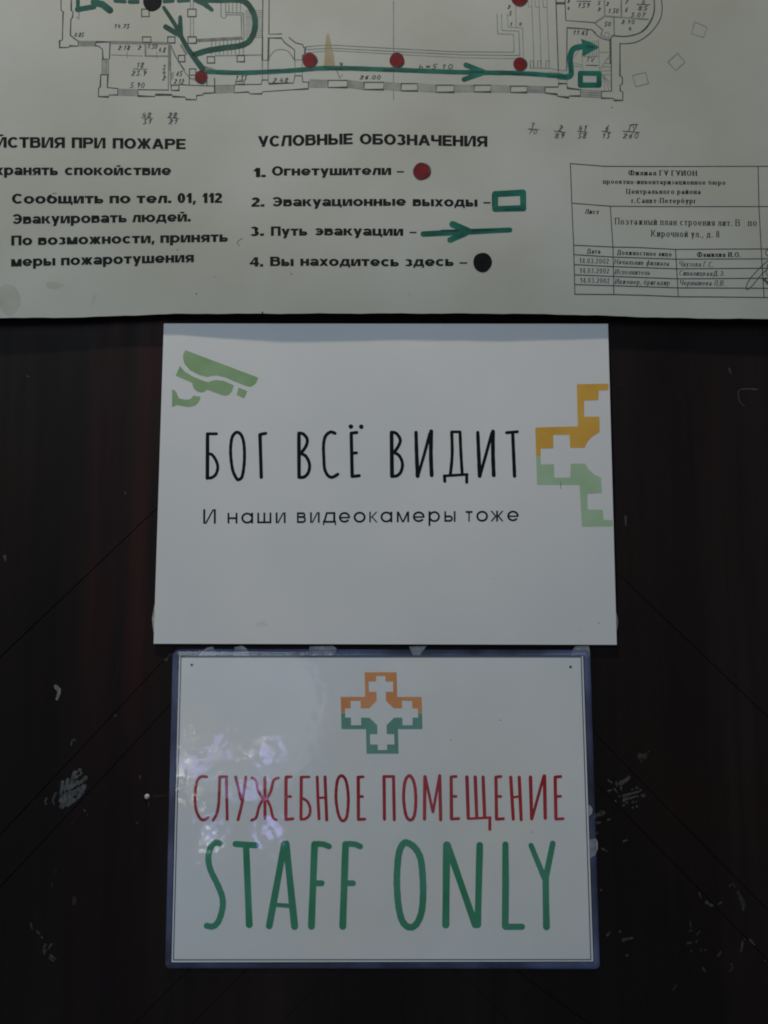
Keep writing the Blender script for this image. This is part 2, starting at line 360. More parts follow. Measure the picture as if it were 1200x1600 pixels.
        n = n * 1.45; O(0, -.01, n / 2 + w * .4, T * (1 if low else .92)); O(n / 2 - w * .4, -.01, n, T * (1 if low else .92)); V(n / 2 - w / 2, -.25 if low else 0, 1.0)
    elif c == 'х': D(0, 0, n - w, T, w); D(n - w, 0, 0, T, w)
    elif c == '0': n = .68 if f.w > .2 else .56; O(0, -.01, n, 1.01)
    elif c == '1': n = .48 if f.w > .2 else .36; V(n - w, 0, 1, st=False); D(0, .62, n - w * .9, 1.0, w * .7)
    elif c == '2': n = .64 if f.w > .2 else .54; A(n / 2, .70, n / 2, .31, -30, 165); D(0, h, n * .55, .60, w); H(0, 0, n)
    elif c == '3': n = .64 if f.w > .2 else .54; A(n * .45, .74, n * .46, .27, -80, 150); A(n * .45, .29, n * .53, .30, 80, -150)
    elif c == '4': n = .84 if f.w > .2 else .56; V(n - w * 1.35, 0, 1, st=False); H(.22, 0, n); D(0, .30, n - w * 1.4, 1.0, w * .55)
    elif c == '5': n = .6; H(1 - h, .08, n); V(.08, .5, 1, sb=False, st=False); A(n * .4, .32, n * .6, .33, 110, -140)
    elif c == '8': n = .66 if f.w > .2 else .54; O(n * .06, .47, n * .94, 1.01); O(0, -.01, n, .47 + h)
    elif c == '.': n = w; quad((0, 0), (w, 0), (w, max(w, h) * .9), (0, max(w, h) * .9))
    elif c == ',': n = w; D(0, -.16, w * .25, w * .8, w * .75)
    elif c == '-': n = .32; H(.3, 0, n)
    elif c == '–': n = .6; H(.33, 0, n, h * .6)
    return n, out
def text(ink, s, f, x0, y0, x1, y1, cap, ital=0.0, boxes=None):
    """one line of lettering along the baseline (x0,y0)-(x1,y1), cap height in photo pixels"""
    x = 0; G = []
    for i, ch in enumerate(s):
        if ch == ' ': x += .46 if f.w > .2 else .36; continue
        n, P = glyph(ch, f); G.append((x, n, P)); x += n + f.gap + 2 * f.ser * .5
    tot = x - f.gap - f.ser
    for i, (gx, n, P) in enumerate(G):
        for A, B in P:
            def mp(p):
                if boxes: xx = boxes[i][0] + p[0] / n * (boxes[i][1] - boxes[i][0]) + ital * p[1] * cap; t = (xx - x0) / (x1 - x0)
                else: t = (gx + p[0]) / tot; xx = x0 + (x1 - x0) * t + ital * p[1] * cap
                return (xx, y0 + (y1 - y0) * t - p[1] * cap)
            ink.strip([mp(p) for p in A], [mp(p) for p in B])
# handwritten figures
DIG = {'0': [[(.5, 0), (.15, .3), (.15, .7), (.5, 1), (.85, .7), (.85, .3), (.5, 0)]], '1': [[(.2, .7), (.6, 1), (.5, 0)]],
       '2': [[(.1, .75), (.5, 1), (.85, .75), (.1, 0), (.9, .05)]], '3': [[(.1, .9), (.7, 1), (.4, .55), (.85, .3), (.5, 0), (.1, .1)]],
       '4': [[(.4, 1), (.1, .4), (.9, .4)], [(.75, .7), (.6, 0)]], '5': [[(.9, 1), (.3, 1), (.25, .6), (.8, .4), (.6, 0), (.1, .05)]],
       '6': [[(.8, 1), (.2, .5), (.3, .05), (.8, .15), (.7, .5), (.2, .4)]], '7': [[(.1, .95), (.9, 1), (.4, 0)]],
       '8': [[(.5, .5), (.15, .8), (.5, 1), (.85, .8), (.5, .5), (.1, .2), (.5, 0), (.9, .2), (.5, .5)]], '9': [[(.85, .75), (.4, .55), (.2, .85), (.6, 1), (.85, .75), (.5, 0)]],
       '.': [[(.4, .0), (.5, .08)]], '=': [[(.1, .35), (.9, .35)], [(.1, .6), (.9, .6)]], 'h': [[(.2, 1), (.1, 0), (.5, .5), (.7, .4), (.75, 0)]],
       'I': [[(.5, 1), (.5, 0)], [(.2, 1), (.9, 1)]], 'V': [[(.1, 1), (.45, 0), (.95, 1)]], '-': [[(0, .5), (1, .5)]]}
def figures(ink, s, x0, x1, yc, hgt, w=1.1, vert=False):
    n = sum(.45 if c == '.' else 1 for c in s); st = (x1 - x0) / n; x = x0
    for c in s:
        ww = st * (.45 if c == '.' else 1)
        for P in DIG[c]:
            Q = [(x + p[0] * ww * .82 + .28 * (p[1] - .5) * hgt, yc - (p[1] - .5) * hgt) for p in P]
            if vert: Q = [(yc + (b - yc), x0 + x1 - a) for a, b in Q]
            ink.stroke(Q, w, cap=False)
        x += ww
def sc(P, ox, oy, k): return [(ox + x / k, oy + y / k) for x, y in P]

# ------------------------------------------------------------------ the dark door behind everything
def build_door():
    import bmesh
    bm = bmesh.new()
    zc = 1.4
    for x0, x1 in ((-1.1, 0.0), (0.0, 1.1)):
        f = bm.faces.new([bm.verts.new((x, 0, z)) for x, z in ((x0, .35), (x1, .35), (x1, 2.55), (x0, 2.55))])
    L = [((0, 1028), (240, 800)), ((0, 1304), (269, 1017)), ((28, 1356), (270, 1096)), ((214, 1596), (269, 1540)),
         ((0, 1900), (200, 1700)), ((0, 400), (200, 200)), ((0, 2060), (200, 1850))]
    Rr = [((960, 890), (1200, 1120)), ((928, 1146), (1200, 1424)), ((928, 1221), (1200, 1502)), ((808, 1516), (827, 1530)),
          ((1000, 300), (1200, 500)), ((1000, 1800), (1200, 2000))]
    w = 0.00058
    for side, lines in ((-1, L), (1, Rr)):
        for a, b in lines:
            A, B = hit(*a), hit(*b); d = (B - A).normalized(); nrm = Vector((-d.z, 0, d.x))
            for off in (-w, 0, w):
                gm = [f for f in bm.faces if f.calc_center_median().x * side > 0]
                gg = list({v for f in gm for v in f.verts}) + list({e for f in gm for e in f.edges}) + gm
                bmesh.ops.bisect_plane(bm, geom=gg, plane_co=A + nrm * off, plane_no=nrm, dist=1e-7)
            for v in bm.verts:
                if abs((v.co - A).dot(nrm)) < 1e-5 and v.co.x * side > -1e-6 and abs(v.co.x) > 1e-4: v.co.y = 0.0032
    # thickness
    V = [(-1.1, .35), (1.1, .35), (1.1, 2.55), (-1.1, 2.55)]
    bs = [bm.verts.new((x, .04, z)) for x, z in V]; fs = [bm.verts.new((x, .0005, z)) for x, z in V]
    for i in range(4): bm.faces.new((fs[i], fs[(i + 1) % 4], bs[(i + 1) % 4], bs[i]))
    bm.faces.new(bs)
    me = bpy.data.meshes.new('wooden_door'); bm.to_mesh(me); bm.free(); me.materials.append(M['wood'])
    o = bpy.data.objects.new('wooden_door', me); COL.objects.link(o)
    o['label'] = 'dark brown wooden door with diagonal plank seams behind the notices'; o['category'] = 'door'; o['kind'] = 'structure'
    return o
door = build_door()
flat0 = lambda x, y: 0.0

def paint_mark(name, strokes, col, label=None, blobs=()):
    """worn light paint on the door: each entry is (points, width) in photo pixels"""
    k = Ink(flat0, 0.00008)
    for P, w in strokes: k.stroke(P, (w * 1.45, w * .9), smooth=len(P) > 2, wob=.18)
    for b in blobs: k.blob(*b[:4], rough=.16)
    m = M.get(name + str(col)) or mat('pale_paint_trace', tuple(c * 1.1 for c in col), .8, .15, tuple(c * .45 for c in col), 300, 5, stretch=(2.2, 1, .8), lo=.38, hi=.66)
    M[name + str(col)] = m
    return k.build(name, m, door, label)
G1, G2, G3 = (0.10, 0.107, 0.11), (0.20, 0.195, 0.18), (0.075, 0.076, 0.078)
z1 = lambda P: sc(P, 60, 1040, 5.714)
sm = []
for P in ([(215, 1040), (200, 1150)], [(262, 1020), (235, 1120)], [(330, 960), (290, 1060)], [(372, 930), (345, 980)], [(240, 1090), (330, 1060)], [(300, 1020), (350, 985)],
          [(420, 1000), (360, 1060)], [(410, 1080), (330, 1120), (200, 1190)], [(400, 1100), (350, 1180)], [(330, 1140), (240, 1200), (195, 1260)], [(300, 1190), (210, 1270)], [(320, 1200), (260, 1250)], [(350, 1040), (270, 1110)],
          [(250, 1150), (195, 1210)], [(390, 1130), (345, 1190)], [(375, 960), (310, 1010)], [(285, 1140), (215, 1180)]):
    sm.append((z1(P), random.uniform(3.6, 6.4)))
paint_mark('paint_smear', sm, G1, 'broad grey brush smear')
paint_mark('paint_smear', [(z1([(155, 1140), (128, 1200), (140, 1235)]), 2.6), (z1([(75, 1185), (60, 1210), (70, 1240)]), 2.2)], G3)
paint_mark('paint_smear', [(z1([(155, 185), (182, 225), (178, 262), (165, 300)]), 4.6), (z1([(182, 215), (186, 250)]), 4)], G2, 'pale crescent paint chip')
paint_mark('paint_smear', [(z1([(292, 705), (300, 670)]), 1.8), (z1([(312, 662), (335, 670)]), 1.6), (z1([(685, 450), (695, 440)]), 2)], G3)
paint_mark('paint_smear', [(z1([(410, 1290), (420, 1300)]), 2), (z1([(435, 1330), (440, 1325)]), 1.6), (z1([(300, 1415), (305, 1408)]), 1.6), (z1([(880, 1405), (890, 1398)]), 1.6), (z1([(905, 985), (908, 1015)]), 2)], G3)
paint_mark('scratch', [(z1([(715, 10), (690, 110), (665, 210)]), 1.2)], (0.035, 0.022, 0.018))
paint_mark('scratch', [(z1([(1020, 1168), (1060, 1165), (1160, 1155)]), 2.4), (z1([(985, 1215), (985, 1260)]), 2.6)], (0.055, 0.032, 0.02))
z2 = lambda P: sc(P, 20, 1320, 4.8)
paint_mark('paint_smear', [(z2([(135, 590), (145, 630)]), 1.8), (z2([(180, 648), (200, 668)]), 2.2), (z2([(215, 690), (225, 702)]), 1.6), (z2([(245, 750), (230, 790), (240, 815)]), 2.6), (z2([(290, 745), (265, 785)]), 2.6),
                          (z2([(245, 790), (235, 820)]), 2.4), (z2([(285, 830), (320, 855)]), 3), (z2([(280, 850), (305, 870)]), 3)], (0.075, 0.06, 0.048), 'short brownish scuffs in a falling line')
paint_mark('paint_smear', [(z2([(292, 290), (296, 320)]), 1.8), (z2([(320, 205), (328, 195)]), 2), (z2([(460, 400), (455, 445)]), 4.5), (z2([(470, 420), (465, 440)]), 3.5)], (0.035, 0.032, 0.032))
z3 = lambda P: sc(P, 910, 1130, 7.62)
paint_mark('paint_smear', [(z3([(690, 395), (740, 400), (755, 370)]), 6), (z3([(700, 455), (715, 450)]), 3), (z3([(780, 345), (795, 335)]), 2)], (0.05, 0.048, 0.048))
paint_mark('paint_smear', [(z3([(455, 715), (500, 690), (540, 660), (555, 640)]), 5), (z3([(310, 680), (360, 715)]), 2), (z3([(405, 705), (410, 745)]), 3), (z3([(310, 805), (345, 795)]), 2.6), (z3([(460, 760), (465, 800)]), 2.4),
                          (z3([(490, 865), (560, 845), (670, 815)]), 3.4), (z3([(500, 905), (560, 895), (620, 875)]), 3.4), (z3([(650, 870), (660, 875)]), 3), (z3([(705, 860), (735, 850), (740, 875), (710, 875)]), 1.8), (z3([(690, 795), (698, 805)]), 2.4),
                          (z3([(590, 790), (605, 785)]), 2.2), (z3([(645, 770), (660, 765)]), 2), (z3([(495, 925), (505, 920)]), 2.6), (z3([(440, 868), (446, 872)]), 2.6), (z3([(600, 940), (612, 935)]), 2.6), (z3([(640, 935), (650, 930)]), 2),
                          (z3([(490, 980), (500, 970)]), 2.6), (z3([(650, 990), (656, 994)]), 2.2), (z3([(600, 1008), (606, 1002)]), 2), (z3([(392, 925), (400, 935)]), 2.2), (z3([(380, 780), (420, 830)]), 1.6), (z3([(530, 945), (536, 955)]), 2)], (0.07, 0.071, 0.07), 'spatter of grey paint ticks')
paint_mark('paint_smear', [(z3([(150, 1110), (190, 1085), (225, 1090), (255, 1065)]), 4.5), (z3([(215, 1055), (240, 1045)]), 2.5), (z3([(180, 1185), (210, 1180)]), 3.2), (z3([(305, 1150), (335, 1140)]), 2), (z3([(165, 1320), (182, 1295)]), 2.2),
                          (z3([(240, 1495), (265, 1510)]), 3), (z3([(290, 1525), (296, 1522)]), 2), (z3([(490, 1405), (540, 1390)]), 2.4)], (0.075, 0.066, 0.06))
z4 = lambda P: sc(P, 920, 1340, 4.286)
paint_mark('paint_smear', [(z4([(790, 300), (810, 312)]), 3.6), (z4([(815, 318), (835, 322)]), 3.2), (z4([(740, 235), (750, 270)]), 1.8), (z4([(870, 312), (888, 298)]), 2.6)], (0.065, 0.06, 0.056))
paint_mark('paint_smear', [(z4([(1000, 230), (1020, 280), (1035, 350)]), 3.4), (z4([(1015, 260), (1045, 310), (1030, 350)]), 2.8), (z4([(945, 190), (965, 175), (980, 200)]), 1.6)], (0.045, 0.044, 0.046), 'faint grey streak')
paint_mark('paint_smear', [(z4([(680, 430), (685, 465)]), 1.8), (z4([(680, 490), (690, 488)]), 2.6), (z4([(725, 515), (745, 490)]), 2.2), (z4([(660, 572), (690, 570)]), 3.6), (z4([(720, 565), (728, 555)]), 2.4), (z4([(685, 620), (688, 632)]), 1.8), (z4([(750, 615), (752, 630)]), 1.8), (z4([(870, 655), (882, 630)]), 3), (z4([(780, 620), (788, 618)]), 2)], (0.045, 0.043, 0.042))
paint_mark('paint_smear', [(z4([(1030, 565), (1020, 630)]), 2.8), (z4([(1040, 545), (1050, 550)]), 2), (z4([(1080, 552), (1110, 585)]), 3), (z4([(1180, 692), (1188, 690)]), 2)], (0.062, 0.056, 0.05))
paint_mark('paint_smear', [(z4([(955, 715), (962, 710)]), 2.6), (z4([(945, 758), (960, 745), (962, 730)]), 2.2), (z4([(765, 740), (780, 762)]), 3.2), (z4([(560, 890), (590, 850)]), 1.6)], (0.048, 0.047, 0.046))
paint_mark('paint_smear', [(z4([(125, 520), (140, 500)]), 3.4), (z4([(205, 500), (212, 490)]), 2.8), (z4([(232, 552), (255, 545), (295, 538)]), 3.6), (z4([(256, 655), (262, 650)]), 2.6), (z4([(82, 220), (84, 212)]), 2.4)], (0.058, 0.055, 0.054))
z5 = lambda P: sc(P, 940, 480, 3.019)
paint_mark('scratch', [(z5([(735, 388), (690, 385), (650, 392), (645, 420), (655, 450), (675, 465)]), 1.5)], (0.07, 0.068, 0.066), 'small curved scratch')
paint_mark('scratch', [(z5([(602, 290), (610, 312)]), 2.2), (z5([(112, 985), (114, 1028)]), 2.6)], (0.06, 0.058, 0.056))
paint_mark('scratch', [(z5([(60, 375), (100, 365), (155, 352)]), .9)], (0.03, 0.028, 0.027))
z6 = lambda P: sc(P, 0, 480, 3.019)
paint_mark('paint_smear', [(z6([(22, 1175), (26, 1195)]), 2.8), (z6([(590, 872), (592, 882)]), 1.6), (z6([(128, 325), (134, 328)]), 2.0)], (0.075, 0.073, 0.07))
paint_mark('paint_smear', [(sc([(45, 475), (95, 420), (150, 340), (205, 330), (205, 385)], 255, 1000, 15), 1.6), (sc([(60, 465), (95, 455)], 255, 1000, 15), 3.0)], (0.06, 0.052, 0.05))

def disc_thing(name, px, py, r, d, m, label, cat):
    c = hit(px, py, 0); rad = (hit(px + r, py, 0) - c).length
    V = []; Fc = []; n = 18
    prof = [(1.0, 0.0), (1.0, d * .4), (.8, d * .85), (.4, d), (0.02, d * 1.02)]
    for q, h in prof:
        for k in range(n): V.append(c + Vector((rad * q * math.cos(2 * math.pi * k / n), -h, rad * q * math.sin(2 * math.pi * k / n))))
    for j in range(len(prof) - 1):
        for k in range(n): Fc.append([j * n + k, j * n + (k + 1) % n, (j + 1) * n + (k + 1) % n, (j + 1) * n + k])
    Fc.append([(len(prof) - 1) * n + k for k in range(n)])
    r_ = bpy.data.objects.new(name, None); loc = c
    me = bpy.data.meshes.new(name); me.from_pydata([tuple(v - loc) for v in V], [], Fc); me.materials.append(m)
    for p in me.polygons: p.use_smooth = True
    o = bpy.data.objects.new(name, me); COL.objects.link(o); o.location = loc; o['label'] = label; o['category'] = cat
    return o
disc_thing('nail', 230, 1244.5, 4.0, 0.0012, M['nail'], 'pale round nail head in the dark door left of the laminated sign', 'nail')

# ------------------------------------------------------------------ sheets of paper
def lerp(a, b, t): return a + (b - a) * t
def piece(xs, x):
    for (a, ya), (b, yb) in zip(xs, xs[1:]):
        if x <= b:
            t = (x - a) / (b - a); t = t * t * (3 - 2 * t) if False else t
            return lerp(ya, yb, max(0, t))
    return xs[-1][1]
def sheet(name, fx, nu, nv, depth, thick, m, parent):
    """fx(u, v) -> photo pixel of the sheet's front; closed slab of the given thickness"""
    V = []; Fc = []
    for j in range(nv + 1):
        for i in range(nu + 1):
            x, y = fx(i / nu, j / nv); V.append(hit(x, y, depth(x, y)))
    N = len(V); V += [v + Vector((0, thick, 0)) for v in V]
    at = lambda i, j, b=0: b * N + j * (nu + 1) + i
    for j in range(nv):
        for i in range(nu):
            Fc.append([at(i, j), at(i, j + 1), at(i + 1, j + 1), at(i + 1, j)]); Fc.append([at(i, j, 1), at(i + 1, j, 1), at(i + 1, j + 1, 1), at(i, j + 1, 1)])
    for i in range(nu):
        Fc.append([at(i, 0), at(i + 1, 0), at(i + 1, 0, 1), at(i, 0, 1)]); Fc.append([at(i, nv), at(i, nv, 1), at(i + 1, nv, 1), at(i + 1, nv)])
    for j in range(nv):
        Fc.append([at(0, j), at(0, j, 1), at(0, j + 1, 1), at(0, j + 1)]); Fc.append([at(nu, j), at(nu, j + 1), at(nu, j + 1, 1), at(nu, j, 1)])
    return mesh(name, V, Fc, m, parent)

# ---- evacuation plan poster
EDGE = [(-140, 496), (0, 496.5), (60, 496.6), (100, 496.2), (150, 495), (200, 493), (240, 491.3), (270, 490.4), (330, 490), (400, 490), (560, 489.6), (700, 489.6), (800, 490), (860, 491), (900, 491.8), (940, 493), (990, 494.8), (1030, 496), (1100, 497.4), (1200, 498.4), (1330, 499)]
def plan_depth(x, y):
    t = min(1.0, max(0.0, (y - 120) / 370.0)); t = t * t * (3 - 2 * t)
    return 0.0030 + 0.0042 * t + t * (0.00075 * math.sin(x / 150.0 - 2.6) + 0.0003 * math.sin(x / 61.0 + 1)) + 0.00025 * math.sin(x / 110.0 + y / 140.0)
plan = root('evacuation_plan', hit(600, 490, 0.0), 'large off-white evacuation plan poster with floor plan and green route', 'poster')
sheet('paper_sheet', lambda u, v: (lerp(-140, 1330, u), lerp(-420, piece(EDGE, lerp(-140, 1330, u)) + .35 * math.sin(u * 83) + .25 * math.sin(u * 211 + 1), v)), 92, 56, plan_depth, 0.00025, M['plan_paper'], plan)
for_plan = lambda lift=0.00006: Ink(plan_depth, lift)

k = for_plan(0.00003); k.blob(14, 468, 17, 25, .05); k.build('stain', M['grey_stain'], plan, 'round grey damp stain')
k = for_plan(0.00003); k.blob(147, 467, 3, 8, .2, rot=.5); k.blob(85, 446, 12, 6, .15); k.build('stain', M['grey_stain'], plan)
k = for_plan(0.00003); k.poly([(511.5, 52), (509, 60), (506, 103), (515, 105), (523.5, 103), (522, 88), (517, 66), (514, 53)]); k.build('stain', M['stain'], plan, 'tan wedge-shaped glue stain')
k = for_plan(0.00005); k.poly([(311, 104), (320, 103), (334, 107), (341, 111), (327, 113), (316, 112)]); k.stroke([(858, 113), (880, 116)], 3); k.split('smudge', M['smudge'], plan)
k = for_plan(0.00005)
for x, y, r in ((307, 459, 1.1), (410, 488.5, 1.6), (455, 428, 1.0), (956, 168, 1.0), (277, 390, .9), (335, 433, .7), (640, 460, .7)): k.blob(x, y, r, r * 1.2, .15, 10)
k.stroke([(374, 384), (371, 378), (379, 372)], .8, smooth=True); k.split('speck', M['table_ink'], plan)

k = for_plan()   # headings and lines in heavy print
text(k, 'ДЕ', BLACK, -62, 230, -12, 230, 16.8)
text(k, 'ЙСТВИЯ', BLACK, -8, 230.8, 101.5, 231.2, 16.8); text(k, 'ПРИ', BLACK, 112, 231.2, 165, 231.8, 16.6); text(k, 'ПОЖАРЕ', BLACK, 176, 231.8, 290, 233.2, 16.2)
k.build('heading_lettering', M['heavy_ink'], plan)
k = for_plan()
text(k, 'Со', BLACK, -46, 273, -11, 273, 15.6)
text(k, 'хранять', BLACK, -8, 273.4, 90.5, 273.6, 15.6); text(k, 'спокойствие', BLACK, 101, 273.6, 267.5, 273.8, 15.6)
text(k, 'Сообщить по тел. 01, 112', BLACK, 18.3, 318.2, 347, 317, 15.6)
text(k, 'Эвакуировать людей.', BLACK, 18, 350, 298, 346, 15.4)
text(k, 'По возможности, принять', BLACK, 17.5, 383.5, 356, 377.6, 15.4)
text(k, 'меры пожаротушения', BLACK, 17.3, 416.5, 303, 409.5, 15.4)
k.build('instruction_lettering', M['heavy_ink'], plan)
z = lambda x, y: (380 + x / 2.5, 190 + y / 2.5)
def t5(k, s, x0, y0, x1, y1, cap): text(k, s, BLACK, *z(x0, y0), *z(x1, y1), cap)
k = for_plan(); t5(k, 'УСЛОВНЫЕ', 57, 99, 428, 88, 17); t5(k, 'ОБОЗНАЧЕНИЯ', 455, 88, 954, 98, 16.6); k.build('heading_lettering', M['heavy_ink'], plan)
k = for_plan()
for s, a in (('1.', (38, 217, 88, 217)), ('Огнетушители', (112, 211, 578, 208)), ('2.', (32, 333, 83, 332)), ('Эвакуационные', (110, 331, 636, 329)), ('выходы', (662, 330, 915, 332)),
             ('3.', (28, 447, 81, 446)), ('Путь', (108, 446, 250, 445)), ('эвакуации', (277, 444, 625, 446)), ('4.', (25, 566, 78, 566)), ('Вы', (105, 564, 197, 564)), ('находитесь', (223, 563, 608, 565)), ('здесь', (632, 565, 822, 564))):
    t5(k, s, *a, 14.6)
for x0, x1, y in ((600, 628, 196), (938, 966, 317), (650, 677, 433), (845, 875, 552)): k.stroke([z(x0, y), z(x1, y)], 2.2, cap=False)
k.build('legend_lettering', M['heavy_ink'], plan)

# extinguisher dots, route, exits, location dots (drawn by hand with markers)
def red_dot(x, y, r):
    k = for_plan(0.00010); k.blob(x + .4, y + .3, r + 1.0, r + 1.2, .03); d = k.build('extinguisher_dot', M['dot_rim'], plan)
    k = for_plan(0.00016); k.blob(x - .4, y - .1, r - .5, r - .4, .035); k.build('dot_fill', M['red'], d)
for a in ((659, 267.5, 13), (314.2, 120.2, 9.6), (484, 94, 11), (620, 94, 11), (812.6, 100, 10), (812, -4, 12.6)): red_dot(*a)
for x, y, r in ((754, 410, 15), (238, 2, 15)):
    k = for_plan(0.00012); k.blob(x, y, r, r, .025, 28); k.build('location_dot', M['black_marker'], plan)
k = for_plan(0.00009); Q = [z(984, 283), z(1093, 277), z(1094, 338), z(984, 341)]
for a, b in zip(Q, Q[1:] + Q[:1]): k.stroke([a, b], 9.5, wob=.05)
k.build('exit_mark', M['marker'], plan)
k = for_plan(0.00009); zz = lambda x, y: (850 + x / 4.615, 60 + y / 4.615)
Q = [zz(262, 250), zz(397, 252), zz(397, 336), zz(262, 336)]
for a, b in zip(Q, Q[1:] + Q[:1]): k.stroke([a, b], 7.8, wob=.05)
k.build('exit_mark', M['marker'], plan)
k = for_plan(0.00009); k.stroke(sc([(250, -40), (250, 85)], 80, 0, 6), 6); k.stroke(sc([(245, 88), (400, 62)], 80, 0, 6), 8); k.stroke(sc([(250, -30), (400, -30)], 80, 0, 6), 7)
k.build('exit_mark', M['marker_dark'], plan)
k = for_plan(0.00009); k.stroke([z(703, 439), z(860, 431), z(1042, 423)], (9, 8), wob=.05); k.stroke([z(818, 401), z(880, 428)], 10.5); k.stroke([z(808, 462), z(868, 436)], 9)
k.build('route_arrow', M['marker'], plan)
k = for_plan(0.00009)
k.stroke([(325, 112), (380, 113.5), (440, 111), (470, 109), (500, 106.6), (545, 106.6), (600, 108.4), (620, 109), (680, 111.4), (734, 113), (770, 113.5), (815, 114.4), (860, 117.5), (885, 120)], 7.2, smooth=True, wob=.04)
k.stroke(sc([(760, 205), (850, 240)], 500, 40, 3.333), 8); k.stroke(sc([(750, 280), (850, 245)], 500, 40, 3.333), 7.5); k.stroke(sc([(770, 243), (880, 245)], 500, 40, 3.333), 7)
k.stroke(sc([(770, 893), (870, 900), (915, 870), (915, 780), (905, 680), (930, 590), (980, 555), (1040, 545)], 770, 0, 7.5), 8.8, smooth=True)
k.poly(sc([(185, 402), (215, 415), (290, 440), (368, 485), (362, 500), (290, 535), (215, 580), (195, 570), (205, 490)], 880, 0, 6.667))
k.build('route_arrow', M['marker'], plan)
k = for_plan(0.00009)
k.stroke(sc([(95, 70), (200, 230), (300, 420), (380, 540), (460, 645)], 240, 0, 6), (5.5, 9.5), smooth=True); k.stroke(sc([(112, 250), (220, 315)], 240, 0, 6), 8); k.stroke(sc([(250, 160), (250, 330)], 240, 0, 6), (6, 9))
k.build('route_arrow', M['marker_dark'], plan)
k = for_plan(0.00009)
k.stroke(sc([(400, -5), (600, 0), (830, 5), (930, 110), (952, 240), (915, 360), (830, 422), (650, 450), (500, 475), (390, 510)], 240, 0, 6), 9, smooth=True, wob=.04)
k.stroke(sc([(400, -10), (470, 30), (545, 90)], 240, 0, 6), (11, 6))
k.stroke(sc([(400, 20), (480, 40), (550, 95)], 80, 0, 6), 10.5); k.stroke(sc([(600, 5), (690, 12)], 80, 0, 6), 6); k.stroke(sc([(735, 15), (810, 15)], 80, 0, 6), 6.5)
k.stroke(sc([(100, 10), (180, 5)], 240, 0, 6), 6); k.stroke(sc([(235, 5), (325, 0)], 240, 0, 6), 6)
k.build('route_arrow', M['marker_dark'], plan)

k = for_plan(0.00014)   # second passes of the marker
for P in ([(340, 113.8), (368, 114)], [(420, 110.5), (452, 110)], [(512, 107.5), (534, 107.6)], [(600, 109.5), (650, 111.5)], [(735, 112), (756, 112.5)], [(800, 115.2), (838, 117)], [(858, 119), (884, 119.5)], [(892, 112), (891, 100), (893, 88)],
          sc([(900, 480), (960, 490)], 880 - 98, 0, 6.667), [(690, 360.5), (716, 360)], [(738, 360), (776, 358.6)], [(770, 305), (770, 322)], [(790, 327.5), (815, 326)]): k.stroke(P, 3.2, smooth=len(P) > 2, wob=.12)
k.split('marker_overlap', M['marker_dark'], plan)
k = for_plan(0.00003); k.stroke([(880, 112), (905, 78)], 1.5); k.stroke([(728, 100), (738, 106)], 4); k.stroke([(283, 71), (291, 84)], 3.5); k.split('smudge', M['smudge'], plan)
# the floor plan itself
kw, kf, kh = for_plan(0.00004), for_plan(0.00002), for_plan(0.000015)
def wl(ox, oy, s, *Ps, w=1.7):
    for P in Ps: kw.stroke(sc(P, ox, oy, s), w, cap=True)
def fl(ox, oy, s, *Ps, w=1.1):
    for P in Ps: kf.stroke(sc(P, ox, oy, s), w, cap=False)
def rc(x0, y0, x1, y1): return [(x0, y0), (x1, y0), (x1, y1), (x0, y1), (x0, y0)]
def band(ox, oy, s, a, b, c, d, n=4):    # window: grey band with fine lines; a-b top edge, d-c bottom edge
    P = sc([a, b, c, d], ox, oy, s); kh.poly(P)
    for i in range(n):
        t = i / (n - 1); kf.stroke([(lerp(P[0][0], P[3][0], t), lerp(P[0][1], P[3][1], t)), (lerp(P[1][0], P[2][0], t), lerp(P[1][1], P[2][1], t))], .9, cap=False)
a = (80, 0, 6)
wl(*a, [(92, -60), (92, 95), (112, 108), (105, 375), (80, 380), (78, 445), (165, 445), (170, 430), (252, 432), (255, 385), (235, 375), (180, 330), (185, 175), (200, 165), (205, 110), (188, 100), (188, -60)])
band(*a, (258, 386), (415, 386), (415, 432), (258, 432))
wl(*a, [(415, 430), (420, 393), (552, 393), (546, 552), (485, 555), (480, 462), (445, 432), (415, 430)])
fl(*a, [(555, 386), (1090, 398)], [(555, 408), (1090, 414)], w=1.5); fl(*a, [(555, 397), (1090, 406)], w=2)
wl(*a, rc(848, 85, 918, 155), rc(855, 345, 935, 398), rc(1092, 345, 1160, 402))
fl(*a, [(560, 514), (860, 524)], w=1.2); fl(*a, [(875, 524), (1100, 526)], w=2.2); fl(*a, [(884, 405), (884, 524)], w=3.2); fl(*a, [(1112, 410), (1112, 660)], w=2.6); fl(*a, [(712, 480), (712, 545)], [(712, 380), (712, 425)], [(990, 480), (990, 550)])
fl(*a, [(240, 110), (262, 110), (258, 185), (232, 160), (255, 160)])
a = (240, 0, 6)
wl(*a, rc(320, 85, 398, 155), rc(322, 345, 400, 405), rc(232, 518, 293, 578), rc(503, 530, 572, 590), rc(782, 520, 852, 578))
fl(*a, [(345, 0), (345, 82)], [(372, 0), (372, 82)], [(345, 160), (345, 343)], [(374, 160), (374, 343)], w=1.3)
fl(*a, *[[(x, 12), (x, 118)] for x in (675, 705, 740, 778, 815)], w=1.3); fl(*a, [(632, 10), (632, 150), (645, 168), (670, 168), (684, 150), (672, 125)], w=1.4)
fl(*a, [(680, 118), (842, 122), (848, 362)], [(685, 138), (822, 140), (826, 348)], w=1.5); fl(*a, [(400, 368), (830, 345)], [(402, 392), (850, 368)], w=1.2); fl(*a, [(400, 380), (838, 356)], w=2.4)
